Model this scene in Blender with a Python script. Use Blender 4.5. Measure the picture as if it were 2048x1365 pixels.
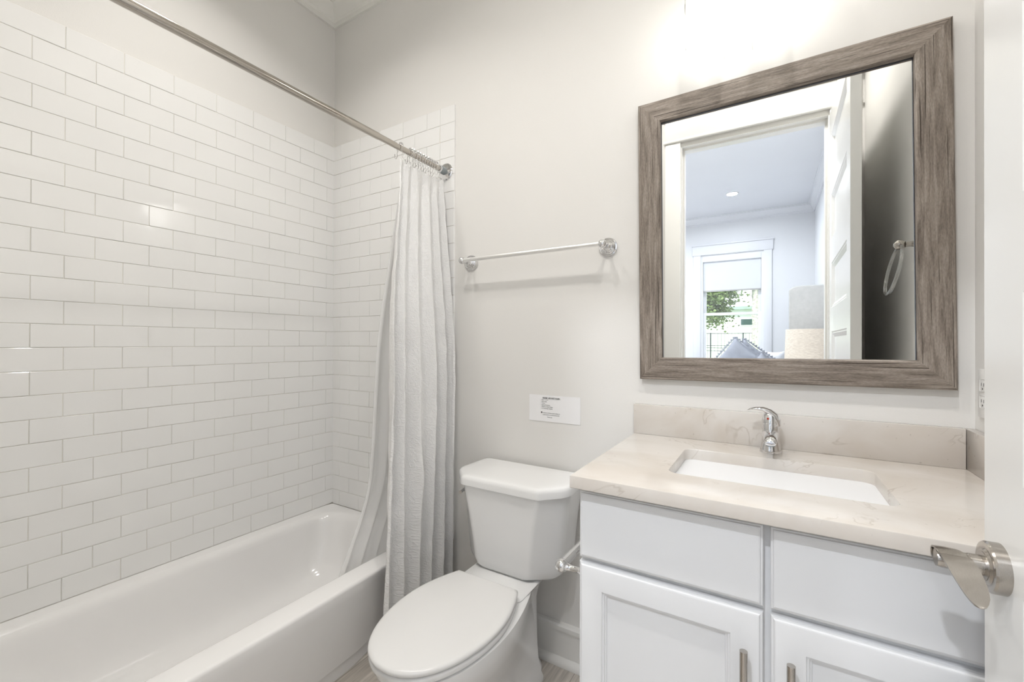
import bpy, bmesh, math, random
from math import sin, cos, pi, radians, sqrt
from mathutils import Vector, Matrix, noise

random.seed(7)
S = bpy.context.scene
C = S.collection
for o in list(bpy.data.objects):
    bpy.data.objects.remove(o)

# ------------------------------------------------------------------ camera
cam_d = bpy.data.cameras.new('camera')
cam = bpy.data.objects.new('camera', cam_d)
C.objects.link(cam)
cam_d.sensor_width = 36.0
cam_d.lens = 36.0 * 856.67 / 2048.0
cam_d.clip_start = 0.02
cam_d.clip_end = 200
yaw, pit, rol = radians(31.0338), radians(0.24364), radians(0.19965)
F = Vector((-sin(yaw) * cos(pit), cos(yaw) * cos(pit), sin(pit)))
R0 = Vector((cos(yaw), sin(yaw), 0))
U0 = R0.cross(F)
R = R0 * cos(rol) + U0 * sin(rol)
U = -R0 * sin(rol) + U0 * cos(rol)
CAM = Vector((2.05496, -1.51131, 1.2187))
cam.matrix_world = Matrix(((R.x, U.x, -F.x, CAM.x), (R.y, U.y, -F.y, CAM.y), (R.z, U.z, -F.z, CAM.z), (0, 0, 0, 1)))
S.camera = cam

# ------------------------------------------------------------------ colour management
S.view_settings.view_transform = 'Standard'
S.view_settings.look = 'None'
S.view_settings.gamma = 1.0
S.view_settings.use_curve_mapping = False
S.view_settings.exposure = 0.13

# ------------------------------------------------------------------ sky, sun
W = bpy.data.worlds.new('sky')
S.world = W
W.use_nodes = True
wn = W.node_tree.nodes
wn['Background'].inputs['Color'].default_value = (0.86, 0.93, 1.0, 1)
wn['Background'].inputs['Strength'].default_value = 1.9
sun_d = bpy.data.lights.new('sun', 'SUN')
sun_d.energy = 5.0
sun_d.angle = radians(1.0)
sun_d.color = (1.0, 0.96, 0.9)
sun = bpy.data.objects.new('sun', sun_d)
C.objects.link(sun)
sun.rotation_euler = (radians(-42), radians(-18), 0)      # high sun from behind the bathroom side, lighting the garden fronts

LAMP = dict(vanity=3.9, can_bath=5.0, can_bed=30.0)


def area_lamp(name, loc, size, energy, color, parent=None, spread=140):
    d = bpy.data.lights.new(name, 'AREA')
    d.shape = 'DISK'
    d.size = size
    d.spread = radians(spread)
    d.energy = energy
    d.color = color
    o = bpy.data.objects.new(name, d)
    C.objects.link(o)
    o.location = loc
    if parent:
        o.parent = parent
    return o


# ------------------------------------------------------------------ materials
def new_mat(name):
    m = bpy.data.materials.new(name)
    m.use_nodes = True
    return m, m.node_tree.nodes, m.node_tree.links, m.node_tree.nodes['Principled BSDF']


def pm(name, col, rough=0.5, metal=0.0, spec=0.5, coat=0.0, var=0.02, vscale=6.0, bump=0.0, bscale=200.0, ior=1.45, bdist=0.001):
    m, n, l, b = new_mat(name)
    b.inputs['Roughness'].default_value = rough
    b.inputs['Metallic'].default_value = metal
    b.inputs['Specular IOR Level'].default_value = spec
    b.inputs['IOR'].default_value = ior
    if coat:
        b.inputs['Coat Weight'].default_value = coat
        b.inputs['Coat Roughness'].default_value = 0.03
    tc = n.new('ShaderNodeTexCoord')
    nz = n.new('ShaderNodeTexNoise')
    nz.inputs['Scale'].default_value = vscale
    nz.inputs['Detail'].default_value = 3
    l.new(tc.outputs['Object'], nz.inputs['Vector'])
    r = n.new('ShaderNodeValToRGB')
    c1 = [max(0, c * (1 - var)) for c in col]
    c2 = [min(1, c * (1 + var)) for c in col]
    r.color_ramp.elements[0].color = (*c1, 1)
    r.color_ramp.elements[1].color = (*c2, 1)
    r.color_ramp.elements[0].position = 0.3
    r.color_ramp.elements[1].position = 0.7
    l.new(nz.outputs['Fac'], r.inputs['Fac'])
    l.new(r.outputs['Color'], b.inputs['Base Color'])
    if bump:
        nb = n.new('ShaderNodeTexNoise')
        nb.inputs['Scale'].default_value = bscale
        nb.inputs['Detail'].default_value = 4
        l.new(tc.outputs['Object'], nb.inputs['Vector'])
        bp = n.new('ShaderNodeBump')
        bp.inputs['Strength'].default_value = bump
        bp.inputs['Distance'].default_value = bdist
        l.new(nb.outputs['Fac'], bp.inputs['Height'])
        l.new(bp.outputs['Normal'], b.inputs['Normal'])
    return m


M = {}
M['paint'] = pm('wall_paint', (0.805, 0.79, 0.762), 0.55, var=0.008, vscale=2, bump=0.25, bscale=260, spec=0.3)
M['bedpaint'] = pm('bedroom_paint', (0.80, 0.81, 0.83), 0.6, var=0.008, vscale=2, spec=0.3)
M['ceil'] = pm('ceiling_paint', (0.85, 0.84, 0.80), 0.6, var=0.008, vscale=2, spec=0.3)
M['bedceil'] = pm('bedroom_ceiling_paint', (0.80, 0.81, 0.84), 0.6, var=0.008, vscale=2, spec=0.3)
M['trim'] = pm('trim_paint', (0.87, 0.86, 0.83), 0.28, var=0.006, spec=0.5)
M['doorpaint'] = pm('door_paint', (0.85, 0.845, 0.825), 0.25, var=0.006, spec=0.5)
M['cab'] = pm('cabinet_paint', (0.80, 0.805, 0.815), 0.32, var=0.006, spec=0.45)
M['gap'] = pm('cabinet_gap', (0.72, 0.74, 0.80), 0.5)
M['tile'] = pm('glazed_tile', (0.88, 0.875, 0.86), 0.07, var=0.006, spec=0.5, coat=0.2, bump=0.12, bscale=14, bdist=0.004)
M['grout'] = pm('grout', (0.80, 0.77, 0.70), 0.8, var=0.05, vscale=5)
M['porcelain'] = pm('porcelain', (0.85, 0.85, 0.845), 0.09, var=0.004, spec=0.5, coat=0.2)
M['tub'] = pm('tub_enamel', (0.91, 0.90, 0.89), 0.13, var=0.004, spec=0.5, coat=0.15)
M['seat'] = pm('toilet_seat_plastic', (0.80, 0.795, 0.785), 0.2, var=0.004)
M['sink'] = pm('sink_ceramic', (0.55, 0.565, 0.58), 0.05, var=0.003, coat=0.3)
M['chrome'] = pm('chrome', (0.74, 0.74, 0.745), 0.05, metal=1.0, var=0.01)
M['nickel'] = pm('brushed_nickel', (0.46, 0.43, 0.395), 0.22, metal=1.0, var=0.04, vscale=60, bump=0.12, bscale=500)
M['rodmetal'] = pm('rod_nickel', (0.52, 0.485, 0.44), 0.13, metal=1.0, var=0.02)
M['satin'] = pm('satin_bar', (0.95, 0.95, 0.94), 0.34, metal=1.0, var=0.01)
M['dark'] = pm('dark_rubber', (0.03, 0.03, 0.03), 0.5)
M['greyrubber'] = pm('grey_bushing', (0.28, 0.31, 0.32), 0.35)
M['red'] = pm('red_dot', (0.35, 0.03, 0.01), 0.3)
M['blackedge'] = pm('black_mirror_edge', (0.03, 0.03, 0.04), 0.35)
M['paper'] = pm('paper', (0.90, 0.895, 0.90), 0.7, var=0.004)
M['ink'] = pm('ink', (0.05, 0.05, 0.05), 0.7)
M['plastic'] = pm('outlet_plastic', (0.84, 0.83, 0.81), 0.25)
M['slot'] = pm('outlet_slot', (0.05, 0.05, 0.05), 0.5)
M['greyfab'] = pm('grey_upholstery', (0.47, 0.465, 0.45), 0.8, var=0.04, vscale=30, bump=0.4, bscale=400)
M['pillow'] = pm('grey_pillow_cotton', (0.38, 0.40, 0.45), 0.85, var=0.06, vscale=12, bump=0.3, bscale=60)
M['duvet'] = pm('white_duvet', (0.78, 0.79, 0.82), 0.85, var=0.02, bump=0.3, bscale=20)
M['shadefab'] = pm('roller_shade_fabric', (0.74, 0.76, 0.80), 0.8, var=0.01)
M['sash'] = pm('window_vinyl', (0.85, 0.86, 0.88), 0.3)
M['fence'] = pm('fence_black', (0.05, 0.06, 0.07), 0.5)
M['stucco'] = pm('pale_stucco', (0.78, 0.82, 0.80), 0.8, bump=0.3, bscale=40)
M['roofm'] = pm('pale_roof', (0.78, 0.83, 0.84), 0.8)
M['eave'] = pm('grey_green_eave', (0.30, 0.38, 0.36), 0.7)
M['grass'] = pm('grass', (0.42, 0.52, 0.30), 0.9, var=0.2, vscale=3, bump=0.5, bscale=50)
M['leaf'] = pm('leaves', (0.17, 0.23, 0.09), 0.5, var=0.45, vscale=3)
M['bark'] = pm('bark', (0.32, 0.29, 0.26), 0.9, var=0.3, vscale=12, bump=0.8, bscale=20)
M['palmbark'] = pm('palm_bark', (0.50, 0.48, 0.46), 0.9, var=0.35, vscale=18, bump=0.8, bscale=16)
M['darkglass'] = pm('dark_window', (0.06, 0.10, 0.10), 0.1)
M['nightwood'] = pm('nightstand_wood', (0.35, 0.26, 0.18), 0.5, var=0.2, vscale=8)

# mirror
m, n, l, b = new_mat('mirror_silver')
b.inputs['Base Color'].default_value = (0.93, 0.945, 0.94, 1)
b.inputs['Metallic'].default_value = 1
b.inputs['Roughness'].default_value = 0.0
M['mirror'] = m


def thin_glass(name, tint, fac_min=0.04, rough=0.02):
    m, n, l, b = new_mat(name)
    out = n['Material Output']
    n.remove(b)
    t = n.new('ShaderNodeBsdfTransparent')
    t.inputs['Color'].default_value = (*tint, 1)
    g = n.new('ShaderNodeBsdfGlossy')
    g.inputs['Roughness'].default_value = rough
    lw = n.new('ShaderNodeLayerWeight')
    lw.inputs['Blend'].default_value = 0.25
    mp = n.new('ShaderNodeMapRange')
    mp.inputs['To Min'].default_value = fac_min
    mp.inputs['To Max'].default_value = 0.75
    l.new(lw.outputs['Fresnel'], mp.inputs['Value'])
    mx = n.new('ShaderNodeMixShader')
    l.new(mp.outputs['Result'], mx.inputs['Fac'])
    l.new(t.outputs['BSDF'], mx.inputs[1])
    l.new(g.outputs['BSDF'], mx.inputs[2])
    l.new(mx.outputs['Shader'], out.inputs['Surface'])
    return m


M['pane'] = thin_glass('window_glass', (0.97, 0.99, 0.98))
M['clear'] = thin_glass('clear_shade_glass', (0.97, 0.98, 0.98), 0.06)
M['acrylic'] = thin_glass('acrylic_ring', (0.93, 0.93, 0.92), 0.22, 0.05)


def emit_mat(name, col, strength):
    m, n, l, b = new_mat(name)
    b.inputs['Base Color'].default_value = (*col, 1)
    b.inputs['Emission Color'].default_value = (*col, 1)
    b.inputs['Emission Strength'].default_value = strength
    b.inputs['Roughness'].default_value = 0.3
    return m


M['frost'] = emit_mat('lit_frosted_glass', (1.0, 0.975, 0.94), LAMP['vanity'])
M['canlens'] = emit_mat('lit_can_lens', (1.0, 0.97, 0.93), 6.0)

# wood mirror frame (grain runs along the object's own X)
m, n, l, b = new_mat('weathered_frame_wood')
tc = n.new('ShaderNodeTexCoord')
mp = n.new('ShaderNodeMapping')
mp.inputs['Scale'].default_value = (1.3, 17.0, 17.0)
l.new(tc.outputs['Object'], mp.inputs['Vector'])
nz = n.new('ShaderNodeTexNoise')
nz.inputs['Scale'].default_value = 5.5
nz.inputs['Detail'].default_value = 9
nz.inputs['Roughness'].default_value = 0.68
nz.inputs['Distortion'].default_value = 0.5
l.new(mp.outputs['Vector'], nz.inputs['Vector'])
r = n.new('ShaderNodeValToRGB')
cr = r.color_ramp
cr.elements[0].position = 0.30
cr.elements[0].color = (0.105, 0.080, 0.062, 1)
cr.elements[1].position = 0.72
cr.elements[1].color = (0.42, 0.365, 0.315, 1)
e = cr.elements.new(0.5)
e.color = (0.265, 0.222, 0.185, 1)
l.new(nz.outputs['Fac'], r.inputs['Fac'])
# long dark cracks
mp2 = n.new('ShaderNodeMapping')
mp2.inputs['Scale'].default_value = (1.1, 75.0, 75.0)
l.new(tc.outputs['Object'], mp2.inputs['Vector'])
nz2 = n.new('ShaderNodeTexNoise')
nz2.inputs['Scale'].default_value = 2.3
nz2.inputs['Detail'].default_value = 3
nz2.inputs['Distortion'].default_value = 0.3
l.new(mp2.outputs['Vector'], nz2.inputs['Vector'])
r2 = n.new('ShaderNodeValToRGB')
r2.color_ramp.elements[0].position = 0.335
r2.color_ramp.elements[0].color = (0.22, 0.19, 0.16, 1)
r2.color_ramp.elements[1].position = 0.385
r2.color_ramp.elements[1].color = (1, 1, 1, 1)
l.new(nz2.outputs['Fac'], r2.inputs['Fac'])
# fine cross ripple
mp3 = n.new('ShaderNodeMapping')
mp3.inputs['Scale'].default_value = (60.0, 260.0, 260.0)
l.new(tc.outputs['Object'], mp3.inputs['Vector'])
nz3 = n.new('ShaderNodeTexNoise')
nz3.inputs['Scale'].default_value = 2.0
nz3.inputs['Detail'].default_value = 3
l.new(mp3.outputs['Vector'], nz3.inputs['Vector'])
r3 = n.new('ShaderNodeValToRGB')
r3.color_ramp.elements[0].position = 0.3
r3.color_ramp.elements[0].color = (0.78, 0.78, 0.78, 1)
r3.color_ramp.elements[1].position = 0.65
r3.color_ramp.elements[1].color = (1.08, 1.08, 1.08, 1)
l.new(nz3.outputs['Fac'], r3.inputs['Fac'])
mx = n.new('ShaderNodeMix')
mx.data_type = 'RGBA'
mx.blend_type = 'MULTIPLY'
mx.inputs['Factor'].default_value = 1
l.new(r.outputs['Color'], mx.inputs['A'])
l.new(r2.outputs['Color'], mx.inputs['B'])
mx2 = n.new('ShaderNodeMix')
mx2.data_type = 'RGBA'
mx2.blend_type = 'MULTIPLY'
mx2.inputs['Factor'].default_value = 1
l.new(mx.outputs['Result'], mx2.inputs['A'])
l.new(r3.outputs['Color'], mx2.inputs['B'])
l.new(mx2.outputs['Result'], b.inputs['Base Color'])
b.inputs['Roughness'].default_value = 0.55
bp = n.new('ShaderNodeBump')
bp.inputs['Strength'].default_value = 0.5
bp.inputs['Distance'].default_value = 0.0012
l.new(nz3.outputs['Fac'], bp.inputs['Height'])
l.new(bp.outputs['Normal'], b.inputs['Normal'])
M['wood'] = m

# cream marble
m, n, l, b = new_mat('cream_marble')
tc = n.new('ShaderNodeTexCoord')
nz = n.new('ShaderNodeTexNoise')
nz.inputs['Scale'].default_value = 4.5
nz.inputs['Detail'].default_value = 6
nz.inputs['Distortion'].default_value = 0.8
l.new(tc.outputs['Object'], nz.inputs['Vector'])
r = n.new('ShaderNodeValToRGB')
r.color_ramp.elements[0].position = 0.32
r.color_ramp.elements[0].color = (0.60, 0.545, 0.485, 1)
r.color_ramp.elements[1].position = 0.62
r.color_ramp.elements[1].color = (0.685, 0.65, 0.61, 1)
l.new(nz.outputs['Fac'], r.inputs['Fac'])
# warm veins: thin band of a distorted noise, broken up by a mask
nv = n.new('ShaderNodeTexNoise')
nv.inputs['Scale'].default_value = 2.6
nv.inputs['Detail'].default_value = 5
nv.inputs['Roughness'].default_value = 0.6
nv.inputs['Distortion'].default_value = 1.2
l.new(tc.outputs['Object'], nv.inputs['Vector'])
rv = n.new('ShaderNodeValToRGB')
rv.color_ramp.elements[0].position = 0.4925
rv.color_ramp.elements[0].color = (0, 0, 0, 1)
rv.color_ramp.elements[1].position = 0.5
rv.color_ramp.elements[1].color = (1, 1, 1, 1)
e = rv.color_ramp.elements.new(0.506)
e.color = (0, 0, 0, 1)
l.new(nv.outputs['Fac'], rv.inputs['Fac'])
nm = n.new('ShaderNodeTexNoise')
nm.inputs['Scale'].default_value = 9
nm.inputs['Detail'].default_value = 2
l.new(tc.outputs['Object'], nm.inputs['Vector'])
rm = n.new('ShaderNodeValToRGB')
rm.color_ramp.elements[0].position = 0.5
rm.color_ramp.elements[0].color = (0, 0, 0, 1)
rm.color_ramp.elements[1].position = 0.62
rm.color_ramp.elements[1].color = (0.38, 0.38, 0.38, 1)
l.new(nm.outputs['Fac'], rm.inputs['Fac'])
mu = n.new('ShaderNodeMath')
mu.operation = 'MULTIPLY'
l.new(rv.outputs['Color'], mu.inputs[0])
l.new(rm.outputs['Color'], mu.inputs[1])
mx = n.new('ShaderNodeMix')
mx.data_type = 'RGBA'
l.new(mu.outputs['Value'], mx.inputs['Factor'])
l.new(r.outputs['Color'], mx.inputs['A'])
mx.inputs['B'].default_value = (0.33, 0.27, 0.21, 1)
# small pits
vo = n.new('ShaderNodeTexNoise')
vo.inputs['Scale'].default_value = 70
vo.inputs['Detail'].default_value = 2
l.new(tc.outputs['Object'], vo.inputs['Vector'])
rp = n.new('ShaderNodeValToRGB')
rp.color_ramp.elements[0].position = 0.72
rp.color_ramp.elements[0].color = (0, 0, 0, 1)
rp.color_ramp.elements[1].position = 0.78
rp.color_ramp.elements[1].color = (0.5, 0.5, 0.5, 1)
l.new(vo.outputs['Fac'], rp.inputs['Fac'])
mxp = n.new('ShaderNodeMix')
mxp.data_type = 'RGBA'
l.new(rp.outputs['Color'], mxp.inputs['Factor'])
l.new(mx.outputs['Result'], mxp.inputs['A'])
mxp.inputs['B'].default_value = (0.36, 0.32, 0.28, 1)
l.new(mxp.outputs['Result'], b.inputs['Base Color'])
b.inputs['Roughness'].default_value = 0.16
M['marble'] = m

# wood-look plank floor
m, n, l, b = new_mat('plank_floor')
tc = n.new('ShaderNodeTexCoord')
mp = n.new('ShaderNodeMapping')
mp.inputs['Rotation'].default_value = (0, 0, pi / 2)
l.new(tc.outputs['Object'], mp.inputs['Vector'])
br = n.new('ShaderNodeTexBrick')
br.inputs['Scale'].default_value = 1.0
br.inputs['Brick Width'].default_value = 1.2
br.inputs['Row Height'].default_value = 0.18
br.inputs['Mortar Size'].default_value = 0.0015
br.inputs['Color1'].default_value = (0.60, 0.555, 0.50, 1)
br.inputs['Color2'].default_value = (0.53, 0.485, 0.43, 1)
br.inputs['Mortar'].default_value = (0.30, 0.27, 0.24, 1)
l.new(mp.outputs['Vector'], br.inputs['Vector'])
mg = n.new('ShaderNodeMapping')
mg.inputs['Scale'].default_value = (34, 2.2, 10)
l.new(tc.outputs['Object'], mg.inputs['Vector'])
ng = n.new('ShaderNodeTexNoise')
ng.inputs['Scale'].default_value = 3
ng.inputs['Detail'].default_value = 6
l.new(mg.outputs['Vector'], ng.inputs['Vector'])
rg = n.new('ShaderNodeValToRGB')
rg.color_ramp.elements[0].position = 0.3
rg.color_ramp.elements[0].color = (0.72, 0.72, 0.72, 1)
rg.color_ramp.elements[1].position = 0.7
rg.color_ramp.elements[1].color = (1.15, 1.15, 1.15, 1)
l.new(ng.outputs['Fac'], rg.inputs['Fac'])
mx = n.new('ShaderNodeMix')
mx.data_type = 'RGBA'
mx.blend_type = 'MULTIPLY'
mx.inputs['Factor'].default_value = 1
l.new(br.outputs['Color'], mx.inputs['A'])
l.new(rg.outputs['Color'], mx.inputs['B'])
l.new(mx.outputs['Result'], b.inputs['Base Color'])
b.inputs['Roughness'].default_value = 0.4
M['floor'] = m

# linen
m, n, l, b = new_mat('linen_shade')
tc = n.new('ShaderNodeTexCoord')
wv = n.new('ShaderNodeTexNoise')
mpw = n.new('ShaderNodeMapping')
mpw.inputs['Scale'].default_value = (40, 40, 400)
l.new(tc.outputs['Object'], mpw.inputs['Vector'])
l.new(mpw.outputs['Vector'], wv.inputs['Vector'])
wv.inputs['Scale'].default_value = 1
rw = n.new('ShaderNodeValToRGB')
rw.color_ramp.elements[0].position = 0.35
rw.color_ramp.elements[0].color = (0.56, 0.50, 0.43, 1)
rw.color_ramp.elements[1].position = 0.65
rw.color_ramp.elements[1].color = (0.76, 0.70, 0.62, 1)
l.new(wv.outputs['Fac'], rw.inputs['Fac'])
l.new(rw.outputs['Color'], b.inputs['Base Color'])
b.inputs['Roughness'].default_value = 0.9
b.inputs['Emission Color'].default_value = (1.0, 0.82, 0.62, 1)
b.inputs['Emission Strength'].default_value = 0.12
M['linen'] = m


# crinkled curtain cloth
def cloth(name, col, trans, transp, bump):
    m, n, l, b = new_mat(name)
    out = n['Material Output']
    n.remove(b)
    tc = n.new('ShaderNodeTexCoord')
    df = n.new('ShaderNodeBsdfDiffuse')
    df.inputs['Color'].default_value = (*col, 1)
    tr = n.new('ShaderNodeBsdfTranslucent')
    tr.inputs['Color'].default_value = (*col, 1)
    mx = n.new('ShaderNodeMixShader')
    mx.inputs['Fac'].default_value = trans
    l.new(df.outputs['BSDF'], mx.inputs[1])
    l.new(tr.outputs['BSDF'], mx.inputs[2])
    last = mx
    if bump:
        uv = tc.outputs['UV']
        ns = n.new('ShaderNodeTexNoise')
        ns.inputs['Scale'].default_value = 14
        ns.inputs['Detail'].default_value = 4
        l.new(uv, ns.inputs['Vector'])
        ad = n.new('ShaderNodeMix')
        ad.data_type = 'VECTOR'
        ad.inputs['Factor'].default_value = 0.2
        l.new(uv, ad.inputs['A'])
        l.new(ns.outputs['Color'], ad.inputs['B'])
        vo = n.new('ShaderNodeTexVoronoi')
        vo.feature = 'DISTANCE_TO_EDGE'
        vo.inputs['Scale'].default_value = 44
        l.new(ad.outputs['Result'], vo.inputs['Vector'])
        mr = n.new('ShaderNodeMapRange')
        mr.inputs['From Max'].default_value = 0.16
        mr.inputs['To Min'].default_value = 1
        mr.inputs['To Max'].default_value = 0
        l.new(vo.outputs['Distance'], mr.inputs['Value'])
        nf = n.new('ShaderNodeTexNoise')
        nf.inputs['Scale'].default_value = 60
        nf.inputs['Detail'].default_value = 3
        l.new(uv, nf.inputs['Vector'])
        sm = n.new('ShaderNodeMath')
        sm.operation = 'MULTIPLY_ADD'
        sm.inputs[1].default_value = 0.6
        l.new(nf.outputs['Fac'], sm.inputs[0])
        l.new(mr.outputs['Result'], sm.inputs[2])
        bp = n.new('ShaderNodeBump')
        bp.inputs['Strength'].default_value = bump
        bp.inputs['Distance'].default_value = 0.002
        l.new(sm.outputs['Value'], bp.inputs['Height'])
        l.new(bp.outputs['Normal'], df.inputs['Normal'])
        l.new(bp.outputs['Normal'], tr.inputs['Normal'])
    if transp:
        tp = n.new('ShaderNodeBsdfTransparent')
        m2 = n.new('ShaderNodeMixShader')
        m2.inputs['Fac'].default_value = transp
        l.new(mx.outputs['Shader'], m2.inputs[1])
        l.new(tp.outputs['BSDF'], m2.inputs[2])
        last = m2
    l.new(last.outputs['Shader'], out.inputs['Surface'])
    return m


M['curtain'] = cloth('crinkled_white_cotton', (0.97, 0.965, 0.955), 0.12, 0, 0.5)
M['liner'] = cloth('frosted_vinyl_liner', (0.97, 0.965, 0.955), 0.25, 0.48, 0)


# ------------------------------------------------------------------ geometry helpers
def top_loc(p):
    while p.parent:
        p = p.parent
    return Vector(p.location)


def obj(name, bm, mat, parent=None, origin=None, smooth=35, label=None):
    """link a bmesh (built in world coordinates) as one mesh object"""
    me = bpy.data.meshes.new(name)
    o = bpy.data.objects.new(name, me)
    C.objects.link(o)
    org = Vector((0, 0, 0))
    if parent:
        org = top_loc(parent)
        o.parent = parent
    elif origin:
        org = Vector(origin)
        o.location = org
    if org.length:
        bmesh.ops.translate(bm, verts=bm.verts, vec=-org)
    bmesh.ops.recalc_face_normals(bm, faces=bm.faces)
    bm.to_mesh(me)
    bm.free()
    mats = mat if isinstance(mat, (list, tuple)) else [mat]
    for k in mats:
        me.materials.append(k)
    if smooth:
        for p in me.polygons:
            p.use_smooth = True
        me.set_sharp_from_angle(angle=radians(smooth))
    if label:
        o['label'] = label
    return o


def thing(name, label, cat, loc=(0, 0, 0), group=None):
    o = bpy.data.objects.new(name, None)
    C.objects.link(o)
    o.location = loc
    o.empty_display_size = 0.05
    o['label'] = label
    o['category'] = cat
    if group:
        o['group'] = group
    return o


def tag(o, label, cat, group=None, kind=None):
    o['label'] = label
    o['category'] = cat
    if group:
        o['group'] = group
    if kind:
        o['kind'] = kind
    return o


def struct(o, label=None):
    o['kind'] = 'structure'
    if label:
        o['label'] = label
        o['category'] = o.name.split('_')[0].split('.')[0]
    return o


def bx(x0, x1, y0, y1, z0, z1, bev=0.0, seg=2, bm=None):
    new = bmesh.new()
    bmesh.ops.create_cube(new, size=1)
    for v in new.verts:
        v.co = Vector((x0 + (v.co.x + .5) * (x1 - x0), y0 + (v.co.y + .5) * (y1 - y0), z0 + (v.co.z + .5) * (z1 - z0)))
    if bev:
        bmesh.ops.bevel(new, geom=list(new.edges), offset=bev, segments=seg, profile=0.5, affect='EDGES')
    if bm is None:
        return new
    merge(bm, new)
    return bm


def merge(bm, new, mi=None):
    mp = {}
    for v in new.verts:
        mp[v] = bm.verts.new(v.co)
    for f in new.faces:
        nf = bm.faces.new([mp[v] for v in f.verts])
        nf.material_index = f.material_index if mi is None else mi
    new.free()
    return bm


def loft(rings, cap0=True, cap1=True, closed=True, bm=None):
    """rings: list of lists of points, same count"""
    bm = bm or bmesh.new()
    vs = [[bm.verts.new(p) for p in r] for r in rings]
    k = len(rings[0])
    for a, b_ in zip(vs[:-1], vs[1:]):
        for i in range(k if closed else k - 1):
            j = (i + 1) % k
            bm.faces.new((a[i], a[j], b_[j], b_[i]))
    if cap0:
        bm.faces.new(list(reversed(vs[0])))
    if cap1:
        bm.faces.new(vs[-1])
    return bm


def frame_at(t):
    t = t.normalized()
    up = Vector((0, 0, 1)) if abs(t.z) < 0.9 else Vector((1, 0, 0))
    a = t.cross(up).normalized()
    return a, a.cross(t).normalized()


def tube(pts, rad, seg=16, bm=None, caps=True):
    pts = [Vector(p) for p in pts]
    rs = rad if isinstance(rad, (list, tuple)) else [rad] * len(pts)
    rings = []
    a = None
    for i, p in enumerate(pts):
        t = (pts[min(i + 1, len(pts) - 1)] - pts[max(i - 1, 0)])
        t.normalize()
        if a is None:
            a, b_ = frame_at(t)
        else:
            a = (a - t * a.dot(t)).normalized()
            b_ = a.cross(t)
        rings.append([p + (a * cos(2 * pi * k / seg) + b_ * sin(2 * pi * k / seg)) * rs[i] for k in range(seg)])
    return loft(rings, caps, caps, bm=bm)


def lathe(prof, origin, axis, seg=32, bm=None):
    """prof: list of (radius, height along axis)"""
    axis = Vector(axis).normalized()
    a, b_ = frame_at(axis)
    o = Vector(origin)
    rings = [[o + axis * h + (a * cos(2 * pi * k / seg) + b_ * sin(2 * pi * k / seg)) * max(r_, 1e-5) for k in range(seg)] for r_, h in prof]
    return loft(rings, True, True, bm=bm)


def sphere(c, r, bm=None, u=20, v=12, sc=(1, 1, 1)):
    new = bmesh.new()
    bmesh.ops.create_uvsphere(new, u_segments=u, v_segments=v, radius=r)
    for w in new.verts:
        w.co = Vector((w.co.x * sc[0], w.co.y * sc[1], w.co.z * sc[2])) + Vector(c)
    if bm is None:
        return new
    return merge(bm, new)


def rrect(x0, x1, y0, y1, r, z, n=6):
    """rounded rectangle ring, ccw"""
    pts = []
    rr = r if isinstance(r, (list, tuple)) else [r] * 4
    for (cx, cy, a0, q) in ((x1 - rr[0], y1 - rr[0], 0, rr[0]), (x0 + rr[1], y1 - rr[1], 90, rr[1]), (x0 + rr[2], y0 + rr[2], 180, rr[2]), (x1 - rr[3], y0 + rr[3], 270, rr[3])):
        for k in range(n + 1):
            a = radians(a0 + 90 * k / n)
            pts.append(Vector((cx + q * cos(a), cy + q * sin(a), z)))
    return pts


def extrude_profile(prof, p0, p1, n_in, bm=None, m0=0.0, m1=0.0):
    """prof: list of (out, z) ; swept from p0 to p1 (xy), n_in = inward normal (xy); m0/m1 mitre factors"""
    d = (Vector(p1) - Vector(p0)).normalized()
    r0 = [Vector((p0[0] + n_in[0] * o_ + d.x * o_ * m0, p0[1] + n_in[1] * o_ + d.y * o_ * m0, z_)) for o_, z_ in prof]
    r1 = [Vector((p1[0] + n_in[0] * o_ - d.x * o_ * m1, p1[1] + n_in[1] * o_ - d.y * o_ * m1, z_)) for o_, z_ in prof]
    return loft([r0, r1], bm=bm)


def dup(root, loc, label=None, group=None):
    r_ = root.copy()
    C.objects.link(r_)
    r_.location = loc
    if label:
        r_['label'] = label
    if group:
        r_['group'] = group
    for ch in list(root.children):
        c_ = ch.copy()
        C.objects.link(c_)
        c_.parent = r_
        for g_ in list(ch.children):
            d_ = g_.copy()
            C.objects.link(d_)
            d_.parent = c_
    return r_


# ------------------------------------------------------------------ room constants
XR = 2.494          # right wall
YF = -1.475         # door wall, bathroom face
YB = -1.60          # door wall, bedroom face
ZC = 3.05           # ceiling
OX0, OX1, OZ = 1.562, 2.335, 2.50      # door opening
BX0, BX1, BY = -1.2, 2.555, -5.30     # bedroom extents

# walls of the bathroom
struct(obj('wall_back', bx(-0.12, XR + 0.12, 0.0, 0.12, 0, ZC), M['paint']))
struct(obj('wall_left', bx(-0.12, 0.0, YB, 0.0, 0, ZC), M['paint']))
struct(obj('wall_right', bx(XR, XR + 0.12, YF, 0.0, 0, ZC), M['paint']))
bm = bx(-0.12, OX0 - 0.0195, YB, YF, 0, ZC)
bx(OX1 + 0.0195, XR + 0.12, YB, YF, 0, ZC, bm=bm)
bx(OX0 - 0.0195, OX1 + 0.0195, YB, YF, OZ + 0.0195, ZC, bm=bm)
struct(obj('wall_front', bm, M['paint'], smooth=0))
struct(obj('floor', bx(-0.12, XR + 0.12, YB, 0.12, -0.1, 0), M['floor']))
struct(obj('ceiling', bx(-0.12, XR + 0.12, YB, 0.12, ZC, ZC + 0.1), M['ceil']))

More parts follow.
